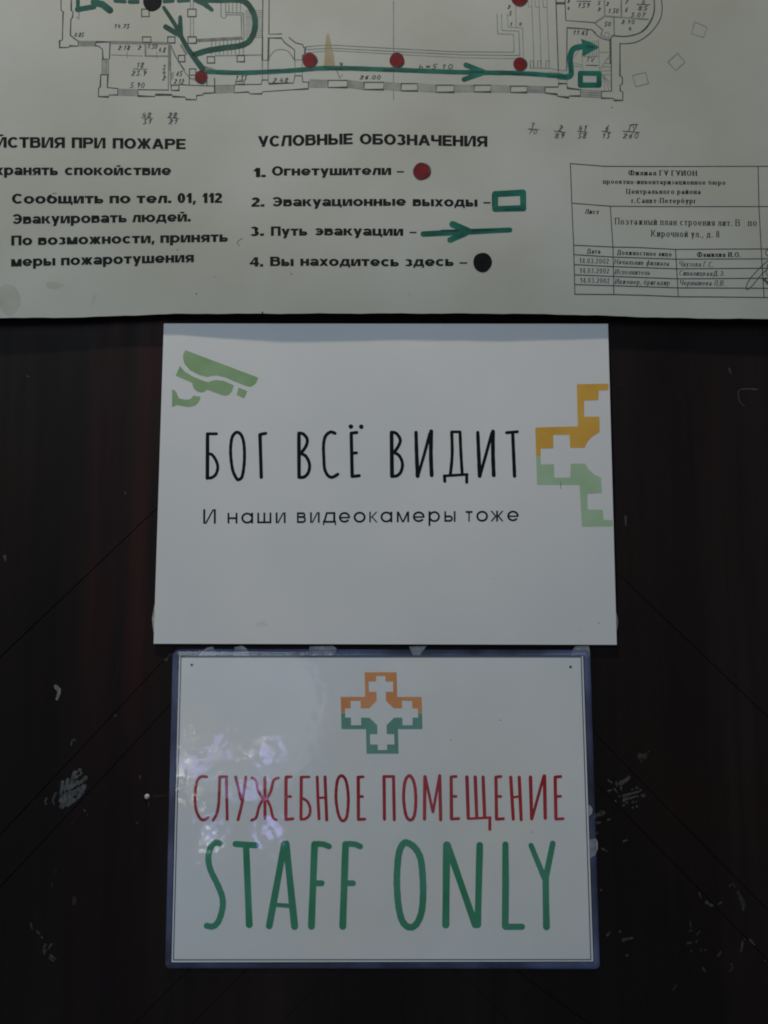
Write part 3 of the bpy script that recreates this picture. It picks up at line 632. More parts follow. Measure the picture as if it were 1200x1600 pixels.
fl(*a, *[[(860, 100 + i * 18), (1018, 98 + i * 18)] for i in range(15)], w=.8); fl(*a, *[[(545 + i * 37, 385 - i * 2), (545 + i * 37, 516)] for i in range(9)], w=1.3)
fl(*a, [(575, 522), (1012, 515)], w=1.8)
wl(*a, [(1025, -40), (1016, 562)], [(1083, -40), (1081, 320), (1200, 318)], [(1200, 355), (1077, 355), (1071, 562)], w=1.6); fl(*a, [(1018, 565), (1073, 565)], [(1018, 565), (1018, 660)], [(1072, 565), (1070, 660)], w=1.5)
kw.stroke(sc([(168, 432), (200, 520), (290, 655)], *a), 1.4, smooth=True)
a = (140, 60, 6)
band(*a, (115, 192), (115, 340), (180, 340), (180, 192))
wl(*a, [(105, 340), (172, 340), (166, 460), (265, 470), (262, 530), (185, 530), (178, 548), (82, 545), (85, 465), (100, 455), (105, 340)])
band(*a, (268, 474), (452, 480), (452, 538), (268, 532))
wl(*a, [(740, 484), (455, 480), (455, 540), (610, 545), (620, 525), (770, 525), (778, 545), (895, 550), (905, 572), (1000, 575), (1005, 535), (1060, 530), (1070, 515), (1172, 510), (1172, 374)], rc(765, 438, 838, 487))
kw.stroke(sc([(622, 530), (768, 530)], *a), 2.6, cap=False)
fl(*a, [(740, 60), (738, 482)], [(760, 60), (758, 436)], w=1.8); wl(*a, [(840, 432), (930, 438), (1172, 446)], rc(935, 285, 995, 343), [(935, 343), (933, 434)], [(1100, 380), (1100, 440)], w=1.4)
kf.stroke(sc([(770, 80), (830, 210), (920, 350), (1000, 398)], *a), 1.5, smooth=True); kf.stroke(sc([(935, 380), (975, 375), (1000, 395)], *a), 1.2, smooth=True)
kh.poly(sc([(757, 320), (790, 318), (785, 385), (757, 385)], *a))
a = (320, 60, 6)
band(*a, (98, 440), (272, 438), (272, 508), (98, 514)); wl(*a, rc(290, 402, 372, 430))
wl(*a, [(378, 432), (530, 430), (538, 390), (592, 390), (600, 425), (832, 418), (845, 350), (912, 350), (918, 408), (974, 410), (970, 472), (545, 500), (535, 520), (425, 520), (410, 502), (275, 510), (278, 438), (292, 432)], w=1.6)
fl(*a, [(542, 205), (540, 390)], [(596, 205), (594, 390)], [(845, 205), (845, 350)], [(914, 205), (914, 350)], [(540, 205), (600, 205)], [(840, 202), (916, 200)], w=1.3)
wl(*a, [(543, -20), (542, 208)], [(603, -5), (600, 208)], [(600, -5), (722, 0), (745, 35), (842, 108), (840, 202)], [(790, -8), (850, 40), (920, 58), (925, 85), (942, 85), (935, 150), (916, 160), (915, 202)], w=1.6)
kf.stroke(sc([(605, 175), (650, 120), (710, 103), (780, 120), (832, 190)], *a), 1.4, smooth=True)
a = (500, 40, 3.333)
for P in ([(-76, 110), (0, 103), (80, 102), (400, 120), (700, 136), (1010, 138), (1008, 45), (925, 42), (922, -60)], [(-76, 125), (0, 120), (80, 118), (400, 135), (750, 152), (1041, 155), (1035, 28), (948, 25), (945, -60)], [(-76, 142), (0, 135), (80, 131), (400, 150), (750, 168), (1060, 173), (1055, 12), (980, 8), (975, -60)]):
    fl(*a, P, w=1.2)
fl(*a, [(383, -130), (383, 386)], w=1.3)
bx = [(42, 285, 142, 322), (230, 295, 332, 333), (423, 302, 508, 340), (605, 310, 698, 347), (803, 310, 890, 345), (993, 315, 1078, 348)]
for b in bx: wl(*a, rc(*b), w=1.7)
bb = [(-120, 282, -58, 322)] + bx + [(1172, 318, 1250, 352)]
for p, q in zip(bb, bb[1:]): band(*a, (p[2] + 2, p[1] - 1), (q[0] - 2, q[1] - 1), (q[0] - 2, q[3]), (p[2] + 2, p[3]), 5)
a = (770, 0, 7.5)
fl(*a, [(268, 70), (274, 322)], *[[(x, -10), (x + 30, 800)] for x in (455, 540, 632)], *[rc(x, 712, x + 36, 797) for x in (440, 526, 622)], [(440, 797), (660, 800), (768, 822), (868, 828)], [(410, -10), (420, 78), (460, 80)], [(495, -10), (500, 82), (542, 85)], [(585, -10), (592, 85), (632, 88)], w=1.1)
wl(*a, [(738, -40), (768, 828)], [(845, -40), (856, 240), (1190, 265)], [(866, 828), (870, 325), (1100, 340), (1165, 350), (1205, 385)], [(745, 30), (840, 30)], [(745, 45), (840, 45)], w=1.6); fl(*a, [(768, 828), (772, 970)], [(866, 828), (868, 970)])
a = (880, 0, 6.667)
fl(*a, [(330, 238), (435, 168), (610, 182), (890, 202)], w=2.8); fl(*a, [(428, -20), (434, 165)], [(605, -20), (606, 180)], [(527, 185), (532, 368)], w=2.6); wl(*a, [(328, 240), (412, 312), (392, 362)], w=1.4)
kw.stroke(sc([(300, 312), (350, 365), (410, 402), (485, 420)], *a), 1.5, smooth=True); fl(*a, [(390, 368), (480, 402)], w=1.6); kf.stroke(sc([(425, 385), (435, 345), (465, 335), (480, 355), (470, 395)], *a), 1.2, smooth=True)
wl(*a, [(490, 660), (486, 410), (515, 370)], w=1.7)
kw.stroke(sc([(515, 370), (600, 378), (680, 375), (800, 340), (880, 270), (930, 180), (950, 90), (945, -30)], *a), 2.0, smooth=True); kw.stroke(sc([(820, 330), (880, 270), (928, 185)], *a), 2.6, smooth=True)
kw.stroke(sc([(1020, -30), (1030, 100), (1000, 220), (900, 350), (780, 430), (680, 452), (590, 455)], *a), 1.5, smooth=True)
a = (850, 60, 4.615)
wl(*a, [(8, 350), (103, 350), (105, 325), (165, 325), (168, 358), (265, 370), (262, 415), (182, 415), (180, 427), (98, 416), (95, 403), (8, 393), (8, 350)]); band(*a, (268, 370), (413, 378), (413, 428), (268, 420))
wl(*a, [(482, 0), (487, 380), (415, 380), (415, 430), (500, 432), (505, 446), (568, 446), (568, 385), (550, 378), (548, 340), (565, 325), (565, 280), (548, 270), (548, 35)])
fl(*a, [(275, 115), (280, 228)], [(393, 10), (400, 228)], [(396, 100), (478, 100)], [(280, 130), (396, 130)], [(305, 192), (390, 192)], [(478, 112), (405, 225)], [(455, 145), (480, 145)], [(440, 180), (482, 180)], [(418, 205), (483, 205)], [(410, 235), (483, 232)], [(415, 262), (484, 262)], [(420, 265), (484, 320)], [(425, 268), (484, 352)], [(425, 268), (472, 376)], [(425, 268), (440, 376)], [(215, 180), (275, 190)], [(220, 200), (275, 205)], w=1.1)
fl(*a, *[[(300 + i * 16, 15), (300 + i * 16, 125)] for i in range(6)], w=.9)
fl(*a, [(893, 170), (963, 108), (1018, 170), (950, 232), (893, 170)], [(638, 268), (732, 245), (755, 325), (662, 350), (638, 268)], w=1.4)
fl(780, 0, 2.857, [(873, 98), (928, 122), (912, 167), (858, 150), (873, 98)], w=1.4)
kh.split('window_hatch', M['hatch_ink'], plan); kf.build('partition_drawing', M['faint_ink'], plan); kw.build('wall_drawing', M['plan_ink'], plan)
k = for_plan(0.00007)
def fg(ox, oy, s, t, x0, x1, y, h, w=1.15, vert=False):
    k = for_plan(0.00007); figures(k, t, ox + x0 / s, ox + x1 / s, oy + y / s, h / s, w, vert); k.build('dimension_figure', M['table_ink'], plan)
a = (80, 0, 6); fg(*a, '14.73', 590, 740, 245, 40); fg(*a, '0.85', 220, 312, 325, 38); fg(*a, '2.18', 630, 745, 447, 40); fg(*a, '1.30', 905, 1000, 436, 40); fg(*a, '4.8', 1010, 1078, 467, 46); fg(*a, '2', 815, 850, 445, 40)
a = (140, 60, 6); fg(*a, '18', 440, 515, 250, 50); fg(*a, '23.9', 395, 540, 325, 46); k.stroke(sc([(410, 285), (540, 290)], *a), .9); fg(*a, '5.90', 380, 525, 438, 46); fg(*a, '65', 815, 875, 330, 44); fg(*a, '2.12', 795, 890, 402, 44)
for i, c in enumerate('243'): fg(*a, c, 685, 720, 370 - i * 50, 44)
for x, t, b in ((495, '48', '31'), (738, '28', '21')):
    fg(*a, t, x, x + 92, 718, 46, 1.3); k.stroke(sc([(x - 8, 742), (x + 98, 750)], *a), 1.1); fg(*a, b, x + 5, x + 100, 780, 46, 1.3)
a = (320, 60, 6); fg(*a, '2.48', 640, 790, 393, 46); fg(*a, '1.33', 290, 400, 370, 42)
a = (500, 40, 3.333); fg(*a, 'h=5.10', 515, 700, 213, 24); fg(*a, '26.00', 208, 322, 269, 20); fg(*a, '9', 95, 125, 205, 26, 1.0); k.stroke(sc([(88, 235), (104, 276), (116, 256)], *a), .9)
a = (770, 0, 7.5); fg(*a, '1', 200, 235, 285, 45); fg(*a, '0', 310, 345, 280, 35); fg(*a, '139', 995, 1145, 62, 55); k.stroke(sc([(985, 12), (1150, 15)], *a), 1); fg(*a, '11.65', 940, 1125, 382, 52); fg(*a, '2', 175, 215, 80, 45); fg(*a, '5', 190, 230, 155, 45); fg(*a, '2', 875, 910, 15, 35); fg(*a, '4', 875, 910, 95, 40)
a = (880, 0, 6.667); fg(*a, '1.50', 470, 582, 112, 48); fg(*a, '85', 780, 892, 85, 44); fg(*a, '0', 820, 860, 20, 40); k.stroke(sc([(765, 45), (905, 48)], *a), 1); fg(*a, '3.07', 705, 862, 153, 42); fg(*a, '2.10', 608, 752, 228, 40); fg(*a, '4', 680, 725, 298, 44); fg(*a, '50', 430, 505, 250, 44); fg(*a, 'IV', 240, 330, 620, 46); fg(*a, '2', 450, 480, 40, 40); fg(*a, '5', 360, 395, 30, 36); fg(*a, '2', 362, 398, 95, 36); fg(*a, '7', 640, 680, 20, 50); fg(*a, '6', 645, 680, 100, 50)
a = (850, 60, 4.615); k.stroke(sc([(305, 193), (385, 196)], *a), 1)
for x0, x1, t, b in ((75, 155, '2', '89'), (242, 312, '41', '38'), (417, 482, '6', '13'), (568, 690, 'IV', '260')):
    m_ = (x0 + x1) / 2 + 10; fg(*a, t, m_ - 18 * len(t), m_ + 16 * len(t), 648, 44, 1.4); k.stroke(sc([(x0, 668), (x1, 678)], *a), 1.2); fg(*a, b, x0 + 2, x1, 702, 36, 1.2)
k.stroke(sc([(630, 622), (675, 620)], *a), 1.6)
a = (780, 0, 2.857); fg(*a, '1', 140, 165, 560, 26, 1.2); k.stroke(sc([(128, 575), (176, 578)], *a), 1); fg(*a, '70', 130, 174, 588, 20, .9)
k.split('fraction_bar', M['table_ink'], plan)

# title block
a = (860, 240, 3.529)
k = for_plan(0.00004)
for P in ([(110, 55), (118, 273), (128, 505), (135, 777)], [(110, 55), (200, 62), (300, 70), (600, 71), (1145, 70), (1330, 70)], [(118, 273), (330, 290), (600, 292), (1150, 292), (1330, 292)], [(330, 290), (345, 515), (350, 777)], [(1145, 70), (1150, 292), (1162, 525), (1178, 792)],
          [(128, 505), (345, 515), (470, 517), (690, 528), (1000, 526), (1330, 525)], [(130, 557), (345, 570), (692, 582), (1165, 580), (1330, 580)], [(132, 612), (347, 623), (695, 635), (1170, 632), (1330, 632)], [(133, 668), (348, 677), (697, 690), (1172, 687), (1330, 688)],
          [(134, 722), (350, 728), (700, 740), (1174, 742), (1330, 743)], [(135, 775), (350, 777), (520, 781), (705, 789), (900, 790), (1178, 793), (1330, 794)], [(690, 528), (705, 789)]):
    k.stroke(sc(P, *a), 1.5)
k.build('title_block_lines', M['table_ink'], plan)
k = for_plan(0.00005)
def tb(s, x0, y0, x1, y1, cap, f=BOLDSER, it=0.0): text(k, s, f, 860 + x0 / 3.529, 240 + y0 / 3.529, 860 + x1 / 3.529, 240 + y1 / 3.529, cap / 3.529, it)
tb('Филиал ГУ ГУИОН', 430, 119, 808, 122, 28); tb('проектно-инвентаризационное бюро', 290, 166, 965, 172, 26); tb('Центрального района', 418, 221, 828, 223, 27); tb('г.Санкт-Петербург', 447, 272, 803, 274, 28)
tb('Лист', 190, 331, 265, 333, 25, it=.2)
tb('Поэтажный план строения лит. В', 356, 390, 1045, 399, 36, SERIF); tb('по', 1090, 398, 1138, 398, 36, SERIF); tb('Кирочной ул., д. 8', 556, 457, 932, 462, 36, SERIF)
tb('Дата', 202, 550, 275, 551, 26); tb('Должностное лицо', 368, 557, 668, 567, 26); tb('Фамилия И.О.', 808, 569, 1050, 570, 27)
for s, b in (('14.03.2002', 603), ('14.03.2002', 657), ('14.03.2002', 711)): tb(s, 160 + (b - 603) * .04, b, 322 + (b - 603) * .04, b + 4, 27, SERIF)
tb('Начальник филиала', 352, 608, 652, 619, 27, SERIF, .22); tb('Исполнитель', 354, 664, 548, 669, 27, SERIF, .22); tb('Инженер, бригадир', 355, 717, 656, 725, 27, SERIF, .22)
tb('Чаузова Г.С.', 708, 621, 896, 624, 28, SERIF, .22); tb('Синалицкая', 708, 671, 890, 674, 27, SERIF, .22); tb('Д.', 897, 674, 925, 674, 27, BOLDSER, .22); tb('Э.', 932, 674, 958, 674, 27, SERIF, .22); tb('Чернышева Л.В.', 711, 725, 960, 728, 28, SERIF, .22)
k.build('title_block_lettering', M['heavy_ink'], plan)
k = for_plan(0.00007); a = (1100, 380, 12)
for P in ([(1200, 325), (1080, 430), (900, 620), (820, 740), (790, 830), (810, 868), (880, 820), (1000, 680), (1090, 570), (1180, 500)], [(1200, 110), (1160, 150), (1165, 210), (1230, 260)], [(1200, 400), (1180, 430), (1230, 460)], [(1200, 470), (1165, 520), (1180, 590), (1250, 640)], [(1230, 640), (1110, 690), (1200, 720)], [(1120, 680), (1220, 800)], [(1150, 670), (1240, 830)]):
    k.stroke(sc(P, *a), 1.3, smooth=True)
k.build('signature', M['table_ink'], plan)

# ---- camera notice
ND = 0.0022
def notice_depth(x, y): return ND + 0.0004 * math.sin((x - 240) / 720 * math.pi) + 0.00012 * math.sin(y / 90.0 + x / 200)
TL, TR, BR, BL = (256, 505.5), (950, 506), (963.7, 1007.5), (240, 1005.8)
def bil(u, v):
    a = (lerp(TL[0], TR[0], u), lerp(TL[1], TR[1], u)); b = (lerp(BL[0], BR[0], u), lerp(BL[1], BR[1], u)); return (lerp(a[0], b[0], v), lerp(a[1], b[1], v))
notice = root('camera_notice', hit(600, 1005, 0), 'white landscape paper notice with a green camera icon and black lettering БОГ ВСЁ ВИДИТ', 'notice')
sheet('paper_sheet', bil, 48, 36, notice_depth, 0.0003, M['notice_paper'], notice)
k = Ink(notice_depth)
def hand(k, ox, oy, s, items, wob=.035):
    for it in items:
        P, w = it[0], it[1]; f = it[2] if len(it) > 2 else ''
        k.stroke(sc(P, ox, oy, s), tuple(x / s for x in w) if isinstance(w, tuple) else w / s, smooth='s' in f, closed='c' in f, wob=wob)
hand(k, 290, 640, 4, [
    ([(137, 152), (136, 428)], (22, 24)), ([(137, 151), (193, 151)], 18), ([(140, 277), (165, 282), (190, 318), (201, 360), (190, 402), (165, 424), (136, 428)], 19, 's'),
    ([(318, 142), (292, 170), (282, 230), (283, 300), (295, 380), (318, 430), (333, 437), (353, 418), (365, 350), (368, 270), (362, 200), (345, 155)], 20, 'c'),
    ([(465, 158), (473, 422)], (23, 22)), ([(466, 155), (501, 148)], 20),
    ([(708, 150), (709, 422)], 23), ([(708, 147), (735, 152), (760, 185), (752, 228), (720, 274)], 20, 's'), ([(720, 274), (752, 292), (774, 340), (768, 390), (742, 420), (709, 423)], 20, 's'),
    ([(934, 148), (905, 140), (873, 168), (862, 225), (864, 300), (869, 370), (890, 412), (918, 422), (951, 404)], 20, 's'),
    ([(1035, 152), (1041, 414)], 22), ([(1035, 147), (1070, 143)], 20), ([(1043, 273), (1068, 270)], 19), ([(1041, 418), (1085, 413)], 20)])
k.blob(290 + 1033 / 4, 640 + 106 / 4, 3.6, 3.6, .03); k.blob(290 + 1098 / 4, 640 + 107 / 4, 3.6, 3.6, .03)
hand(k, 570, 640, 4, [
    ([(167, 145), (170, 415)], 25), ([(167, 141), (196, 148), (221, 185), (213, 222), (184, 267)], 20, 's'), ([(184, 268), (215, 288), (235, 335), (227, 385), (203, 412), (170, 417)], 20, 's'),
    ([(320, 143), (324, 280), (330, 414)], (22, 26), 's'), ([(333, 412), (370, 285), (406, 150)], 19), ([(415, 136), (413, 280), (418, 410)], 25, 's'),
    ([(543, 140), (546, 280), (535, 404)], 20, 's'), ([(595, 140), (601, 280), (609, 404)], 20, 's'), ([(543, 139), (596, 139)], 17), ([(500, 414), (640, 405)], 17), ([(498, 414), (500, 448)], 20), ([(637, 408), (637, 454)], 20),
    ([(706, 143), (712, 280), (718, 414)], (22, 26), 's'), ([(720, 412), (756, 285), (793, 148)], 19), ([(801, 137), (801, 280), (806, 410)], 25, 's'),
    ([(886, 144), (954, 138)], 19), ([(924, 146), (930, 280), (936, 415)], (21, 23), 's')])
k.build('headline_lettering', M['black_ink'], notice)
k = Ink(notice_depth)
bx1 = [(110, 189), (262, 324), (348, 422), (448, 536), (563, 625), (696, 752), (778, 838), (858, 940), (958, 1028), (1050, 1125)]
boxes = [(290 + p / 4, 290 + q / 4) for p, q in bx1] + [(570 + p / 4, 570 + q / 4) for p, q in [(28, 80), (98, 172), (200, 277), (300, 374), (398, 470), (497, 567), (630, 673), (697, 770), (785, 868), (890, 962)]]
text(k, 'И наши видеокамеры тоже', GEO, 317, 818.3, 811, 814.4, 22.6, boxes=boxes)
k.build('caption_lettering', M['black_ink'], notice)
k = Ink(notice_depth); a = (240, 490, 3.333)
k.poly(sc([(165, 190), (545, 333), (538, 352), (530, 366), (515, 377), (500, 381), (480, 376), (425, 355), (378, 333), (330, 322), (305, 323), (280, 330), (240, 320), (190, 295), (160, 260), (153, 230), (155, 210)], *a))
k.poly(sc([(137, 272), (160, 300), (205, 328), (260, 350), (285, 357), (300, 350), (325, 345), (365, 350), (418, 373), (408, 405), (392, 423), (370, 428), (345, 420), (280, 396), (262, 408), (245, 411), (225, 404), (210, 390), (203, 372), (201, 360), (115, 323)], *a))
k.poly(sc([(442, 385), (488, 403), (472, 441), (432, 424)], *a))
k.poly(sc([(96, 395), (108, 399), (118, 408), (126, 428), (132, 441), (165, 448), (185, 447), (198, 440), (205, 427), (245, 433), (240, 450), (228, 469), (210, 481), (180, 486), (120, 475), (96, 487)], *a))
k.build('camera_icon', M['icon_green'], notice)
a = (780, 500, 4.705)
k = Ink(notice_depth); k.poly(sc([(803, 468), (570, 472), (578, 782), (265, 790), (271, 1000), (304, 1000), (305, 945), (398, 943), (397, 844), (517, 843), (521, 940), (628, 939), (648, 895), (680, 860), (738, 823), (737, 711), (625, 711), (624, 592), (729, 589), (731, 517), (803, 516)], *a))
k.build('emblem_upper', M['logo_gold'], notice)
k = Ink(notice_depth); k.poly(sc([(271.5, 1000.5), (278, 1211), (590, 1212), (608, 1519), (833, 1516), (832, 1470), (766, 1470), (762, 1395), (651, 1393), (648, 1277), (754, 1270), (750, 1160), (700, 1135), (660, 1100), (632, 1055), (526, 1056), (523, 1158), (405, 1160), (402, 1060), (305.5, 1060), (304.5, 1000.5)], *a))
k.build('emblem_lower', M['logo_green'], notice)
k = Ink(notice_depth); k.stroke([(875.5, 753), (876.5, 764)], .8); k.stroke([(935, 973), (937, 974)], .7); k.split('fibre', M['table_ink'], notice)
M['paper_smudge'] = mat('faint_paper_smudge', (0.66, 0.665, 0.665), .8, .2, (0.735, 0.735, 0.73), 220, 4, lo=.4, hi=.6)
k = Ink(notice_depth, 0.00003)
for x, y, a, b, r in ((410, 975, 9, 4, .3), (402, 977, 3, 2, 0), (905, 985, 5, 3, .4), (770, 905, 6, 2, -.3), (300, 955, 4, 2, .2)): k.blob(x, y, a, b, .22, 18, r)
k.split('smudge', M['paper_smudge'], notice)
for i, (nm, P) in enumerate((('left', [(241.2, 945), (239.5, 955), (237.6, 966), (238.5, 978), (240, 988), (243, 990), (246, 970), (246, 950)]), ('right', [(962.5, 955), (964.6, 962), (965.6, 972), (964.8, 982), (963.6, 986), (960, 985), (958, 965)]))):
    r_ = root('tape_scrap', hit(*P[0], 0), 'sliver of pale tape showing past the %s edge of the camera notice' % nm, 'tape', 'scraps of tape around the notices')
    kk = Ink(lambda x, y: 0.0008); kk.poly(P); kk.build('tape_strip', M['putty'], r_)

# ---- laminated staff sign
SD = 0.0012
sd = lambda x, y: SD
OUT = [(280.0, 1025), (911, 1025), (927, 1502.3), (268, 1503.6)]
staff = root('staff_sign', hit(600, 1510, 0), 'laminated sign in a clear pouch with red Cyrillic words over green STAFF ONLY', 'sign')
def sbil(u, v):
    a = (lerp(OUT[0][0], OUT[1][0], u), lerp(OUT[0][1], OUT[1][1], u)); b = (lerp(OUT[3][0], OUT[2][0], u), lerp(OUT[3][1], OUT[2][1], u)); return (lerp(a[0], b[0], v), lerp(a[1], b[1], v))
sheet('paper_sheet', sbil, 40, 32, sd, 0.0002, M['staff_paper'], staff)
k = Ink(sd, 0.00003); k.stroke([(283, 1026.3), (908, 1026.3)], 2.4, cap=False); k.stroke([(908, 1026), (923.2, 1499.4)], 1.7); k.stroke([(923.2, 1499.4), (271, 1499.8)], 1.7); k.stroke([(271, 1499.8), (282.8, 1026)], 1.7)
k.build('border_line', M['border_ink'], staff)
# emblem from one quarter, mirrored
cx, cy, hx, hy = 596.2, 1114.0, 63.3, 63.6
quarter = [(0, 1), (-.395, 1), (-.395, .395), (-1, .395), (-1, 0), (-.90, 0), (-.90, .105), (-.75, .105), (-.75, .14), (-.585, .14), (-.585, .30), (-.365, .30)]
qu = [(0, 1), (-.395, 1), (-.395, .395), (-1, .395), (-1, 0.004), (-.895, .004), (-.895, .10), (-.61, .10), (-.61, .295), (-.385, .295), (-.385, .10), (-.20, .10), (-.10, .20), (0, .20)]
def emblem(sign, m, name):
    k = Ink(sd, 0.00005)
    for sx in (-1, 1):
        # outline of one quarter ring: outer cross minus the small crosses and the middle octagon
        P = [(0, 1), (-.395, 1), (-.395, .395), (-1, .395), (-1, .005), (-.895, .005), (-.895, .115), (-.615, .115), (-.615, .30), (-.38, .30), (-.38, .115), (-.305, .115), (-.20, .115), (-.115, .20)]
        P = [(0, 1), (-.395, 1), (-.395, .395), (-1, .395), (-1, .005), (-.90, .005), (-.90, .115), (-.76, .115), (-.76, .30), (-.51, .30), (-.51, .115), (-.305, .115), (-.115, .30), (-.115, .52), (-.30, .52), (-.30, .775), (-.115, .775), (-.115, .91), (0, .91)]
        k.poly([(cx - sx * p[0] * hx + (p[1] * sign) * -1.5, cy - sign * p[1] * hy) for p in P])
    k.build(name, m, staff)
emblem(1, M['logo_orange'], 'emblem_upper'); emblem(-1, M['logo_teal'], 'emblem_lower')
k = Ink(sd, 0.00005)
hand(k, 250, 990, 3.4286, [
    ([(250, 768), (222, 766), (200, 788), (190, 840), (188, 900), (195, 950), (215, 990), (235, 998), (258, 985)], 16, 's'),
    ([(320, 770), (315, 900), (305, 960), (285, 1000)], 16, 's'), ([(318, 767), (358, 767)], 15), ([(355, 768), (360, 995)], 16),
    ([(405, 768), (420, 830), (435, 888)], 16), ([(460, 768), (442, 895), (418, 997)], 16, 's'),
    ([(562, 770), (562, 992)], 17), ([(492, 772), (515, 790), (525, 840), (552, 886)], 15, 's'), ([(552, 886), (530, 930), (515, 985), (490, 1000)], 15, 's'), ([(634, 773), (608, 787), (595, 840), (572, 886)], 15, 's'), ([(572, 886), (592, 930), (605, 985), (622, 998)], 15, 's'),
    ([(675, 772), (674, 993)], 18), ([(675, 769), (703, 767)], 16), ([(680, 873), (700, 873)], 15), ([(675, 996), (712, 992)], 16),
    ([(757, 770), (755, 993)], 17), ([(757, 769), (798, 768)], 15), ([(758, 880), (788, 898), (804, 935), (800, 972), (780, 991), (755, 995)], 15, 's'),
    ([(842, 768), (846, 880), (852, 992)], 16), ([(884, 768), (893, 998)], 17), ([(848, 880), (888, 878)], 12),
    ([(972, 761), (951, 785), (943, 850), (945, 910), (958, 975), (978, 1003), (999, 985), (1008, 920), (1007, 850), (995, 785)], 16, 'c'),
    ([(1062, 772), (1063, 993)], 18), ([(1060, 769), (1088, 767)], 16), ([(1068, 873), (1085, 873)], 15), ([(1063, 996), (1097, 994)], 16)])
hand(k, 580, 990, 3.2432, [
    ([(65, 725), (67, 940)], 17), ([(65, 724), (115, 724)], 14), ([(113, 725), (117, 943)], 16),
    ([(192, 720), (173, 745), (165, 800), (166, 860), (178, 925), (200, 945), (219, 920), (226, 850), (222, 780), (210, 737)], 16, 'c'),
    ([(272, 725), (270, 940)], 17), ([(274, 725), (312, 903)], 14), ([(313, 903), (346, 720)], 14), ([(347, 720), (352, 943)], 17),
    ([(405, 730), (407, 938)], 17), ([(405, 726), (430, 724)], 15), ([(412, 825), (430, 825)], 14), ([(407, 940), (443, 937)], 15),
    ([(485, 727), (492, 935)], 18), ([(527, 727), (535, 932)], 17), ([(567, 727), (575, 930)], 17), ([(492, 938), (604, 932)], 13), ([(601, 935), (601, 992)], 15),
    ([(632, 728), (635, 938)], 17), ([(632, 727), (657, 724)], 15), ([(640, 825), (657, 825)], 14), ([(635, 940), (670, 938)], 15),
    ([(707, 728), (720, 940)], 17), ([(750, 728), (760, 943)], 17), ([(714, 830), (755, 825)], 12),
    ([(807, 728), (813, 938)], 18), ([(815, 938), (874, 722)], 14), ([(878, 722), (882, 935)], 18),
    ([(932, 730), (936, 938)], 17), ([(932, 727), (960, 724)], 15), ([(940, 826), (960, 824)], 14), ([(937, 940), (972, 938)], 15)])
k.build('cyrillic_lettering', M['letter_red'], staff)
k = Ink(sd, 0.00005)
hand(k, 250, 1280, 3.4286, [
    ([(320, 130), (298, 126), (273, 148), (259, 205), (270, 270), (308, 350), (334, 420), (334, 480), (314, 545), (285, 574), (251, 571)], 33, 's'),
    ([(405, 133), (516, 140)], 33), ([(461, 142), (478, 565)], (34, 37)),
    ([(666, 132), (585, 572)], (36, 36)), ([(676, 132), (721, 574)], (36, 38)), ([(615, 458), (692, 464)], 23),
    ([(828, 135), (811, 573)], (36, 37)), ([(828, 132), (872, 134), (906, 146)], 31, 's'), ([(836, 343), (866, 343)], 32),
    ([(994, 135), (979, 573)], (36, 38)), ([(994, 132), (1042, 134), (1073, 146)], 31, 's'), ([(1002, 343), (1034, 343)], 32)])
hand(k, 580, 1280, 3.2432, [
    ([(165, 122), (141, 170), (131, 270), (131, 350), (140, 450), (160, 520), (195, 548), (230, 530), (255, 470), (263, 380), (260, 280), (250, 200), (225, 150), (193, 124)], 34, 'c'),
    ([(382, 130), (378, 535)], (36, 37)), ([(386, 130), (527, 535)], 34), ([(550, 132), (540, 535)], 34),
    ([(680, 128), (681, 330), (679, 540)], (32, 36)), ([(680, 545), (764, 545)], 31),
    ([(810, 133), (878, 300)], 28), ([(920, 123), (886, 290)], 30), ([(884, 285), (885, 400), (888, 545)], (32, 36))])
k.build('latin_lettering', M['letter_green'], staff)
k = Ink(sd, 0.00004); k.stroke([(830.5, 1299), (830.8, 1301.5)], .8); k.blob(782, 1125.5, .9, .9); k.blob(705, 1156.5, .8, .8); k.blob(748, 1405, .8, .8); k.split('speck', M['table_ink'], staff)

# the pouch: a clear window over the paper and a welded cloudy rim, reflected blue painted in, that slopes to the door
WIN = [(278.6, 1024.0), (912.2, 1024.0), (928.2, 1503.4), (266.6, 1504.8)]
def rounded(Q, r, n=7):
    P = []
    for i in range(4):
        a, b, c = Vector(Q[i - 1]), Vector(Q[i]), Vector(Q[(i + 1) % 4]); u = (a - b).normalized(); v = (c - b).normalized()
        p, q = b + u * r[i], b + v * r[i]
        for j in range(n): t = j / (n - 1); P.append(tuple(p.lerp(b, t).lerp(b.lerp(q, t), t)))
    return P
outer = rounded([(270, 1014), (922, 1015.6), (937.6, 1514), (258, 1513)], [13, 9, 9, 8])
inner = rounded(WIN, [.4] * 4)
def dens(P, m=24):
    Q = []
    for i in range(4):
        Q += P[i * 7:(i + 1) * 7]; a, b = P[i * 7 + 6], P[((i + 1) * 7) % 28]
        for j in range(1, m): Q.append((lerp(a[0], b[0], j / m), lerp(a[1], b[1], j / m)))
    return Q
o_, i_ = dens(outer), dens(inner); N = len(o_)
V = []; Fc = []; mi = []
mid = [(lerp(p[0], q[0], .35), lerp(p[1], q[1], .35)) for p, q in zip(i_, o_)]
for ring, d in ((i_, SD + .00028), (mid, SD - .0002), (o_, .0006), (o_, .0003)): V += [hit(x, y, d + (0.00012 * math.sin(x * .13 + y * .09) if ring is mid else 0)) for x, y in ring]
for j in range(3):
    for q in range(N): Fc.append([j * N + q, j * N + (q + 1) % N, (j + 1) * N + (q + 1) % N, (j + 1) * N + q])
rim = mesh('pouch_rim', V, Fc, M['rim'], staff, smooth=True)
V = []; Fc = []; nu, nv = 36, 28
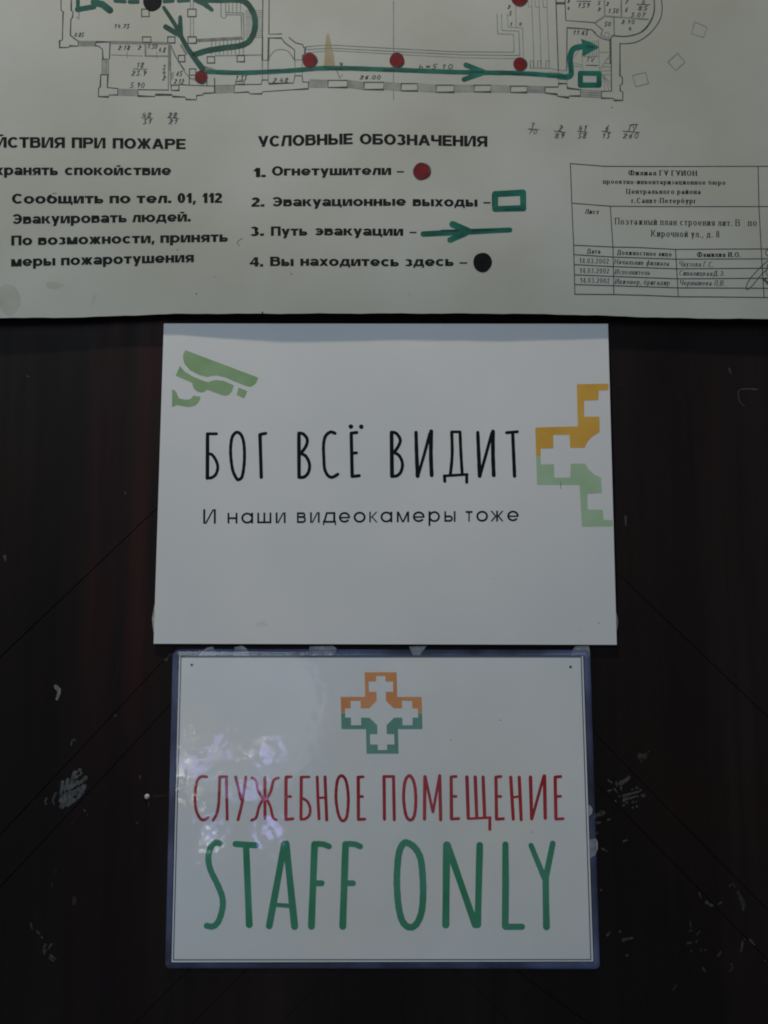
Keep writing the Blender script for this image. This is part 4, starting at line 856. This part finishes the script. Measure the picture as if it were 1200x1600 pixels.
for j in range(nv + 1):
    for i in range(nu + 1):
        u, v = i / nu, j / nv; x = lerp(lerp(WIN[0][0], WIN[1][0], u), lerp(WIN[3][0], WIN[2][0], u), v); y = lerp(lerp(WIN[0][1], WIN[1][1], u), lerp(WIN[3][1], WIN[2][1], u), v)
        V.append(hit(x, y, SD + .00028 + .00010 * math.sin(u * math.pi) * math.sin(v * math.pi)))
for j in range(nv):
    for i in range(nu): q = j * (nu + 1) + i; Fc.append([q, q + nu + 1, q + nu + 2, q + 1])
mesh('pouch_film', V, Fc, M['film'], staff, smooth=True)
for x, y in ((299.7, 1039), (891.5, 1042)):
    k = Ink(lambda x, y: SD + .00009, 0.0); k.blob(x, y, 2.0, 2.1, .05, 14); k.build('pin_hole', M['pin'], staff)

# tape scraps on the door, partly under the pouch
def scrap(P, label, m='putty'):
    c = (sum(p[0] for p in P) / len(P), sum(p[1] for p in P) / len(P))
    r_ = root('tape_scrap', hit(*c, 0), label, 'tape', 'scraps of tape around the notices')
    V = [hit(x, y, .00035) for x, y in P] + [hit(x, y, .0) for x, y in P]; n = len(P)
    Fc = [list(t) for t in tessellate_polygon([[Vector((x, y, 0)) for x, y in P]])] + [[i, (i + 1) % n, n + (i + 1) % n, n + i] for i in range(n)]
    mesh('tape_strip', V, Fc, M[m], r_)
scrap([(309, 1026), (317, 1016), (324, 1012), (332, 1010.5), (336.5, 1016), (336, 1026)], 'pale torn tape scrap under the upper left corner of the laminated sign')
scrap([(366, 1026), (366.5, 1011), (378, 1009), (385, 1013), (392, 1026)], 'dull tape tab second from the left along the top of the laminated sign')
scrap([(482, 1024), (484, 1010), (520, 1009), (526, 1013), (522, 1024)], 'wide faint tape scrap above the emblem on the left of the laminated sign')
scrap([(639, 1010), (667, 1009), (660, 1018), (656, 1024), (645, 1024)], 'whitish tape tab above the right half of the laminated sign')
scrap([(899, 1009), (920, 1008), (922.5, 1024), (918, 1027), (908, 1022), (893, 1025), (893, 1019)], 'grey tape tab at the upper right corner of the laminated sign')
scrap([(919, 1257), (923, 1259), (925.8, 1264), (925, 1271), (920, 1276)], 'small white tape bit beside the upper right edge of the laminated sign')
scrap([(921, 1312), (931, 1310), (934, 1316), (934, 1326), (930, 1336), (922, 1341)], 'rounded grey tape lump sticking out from the right edge of the laminated sign')
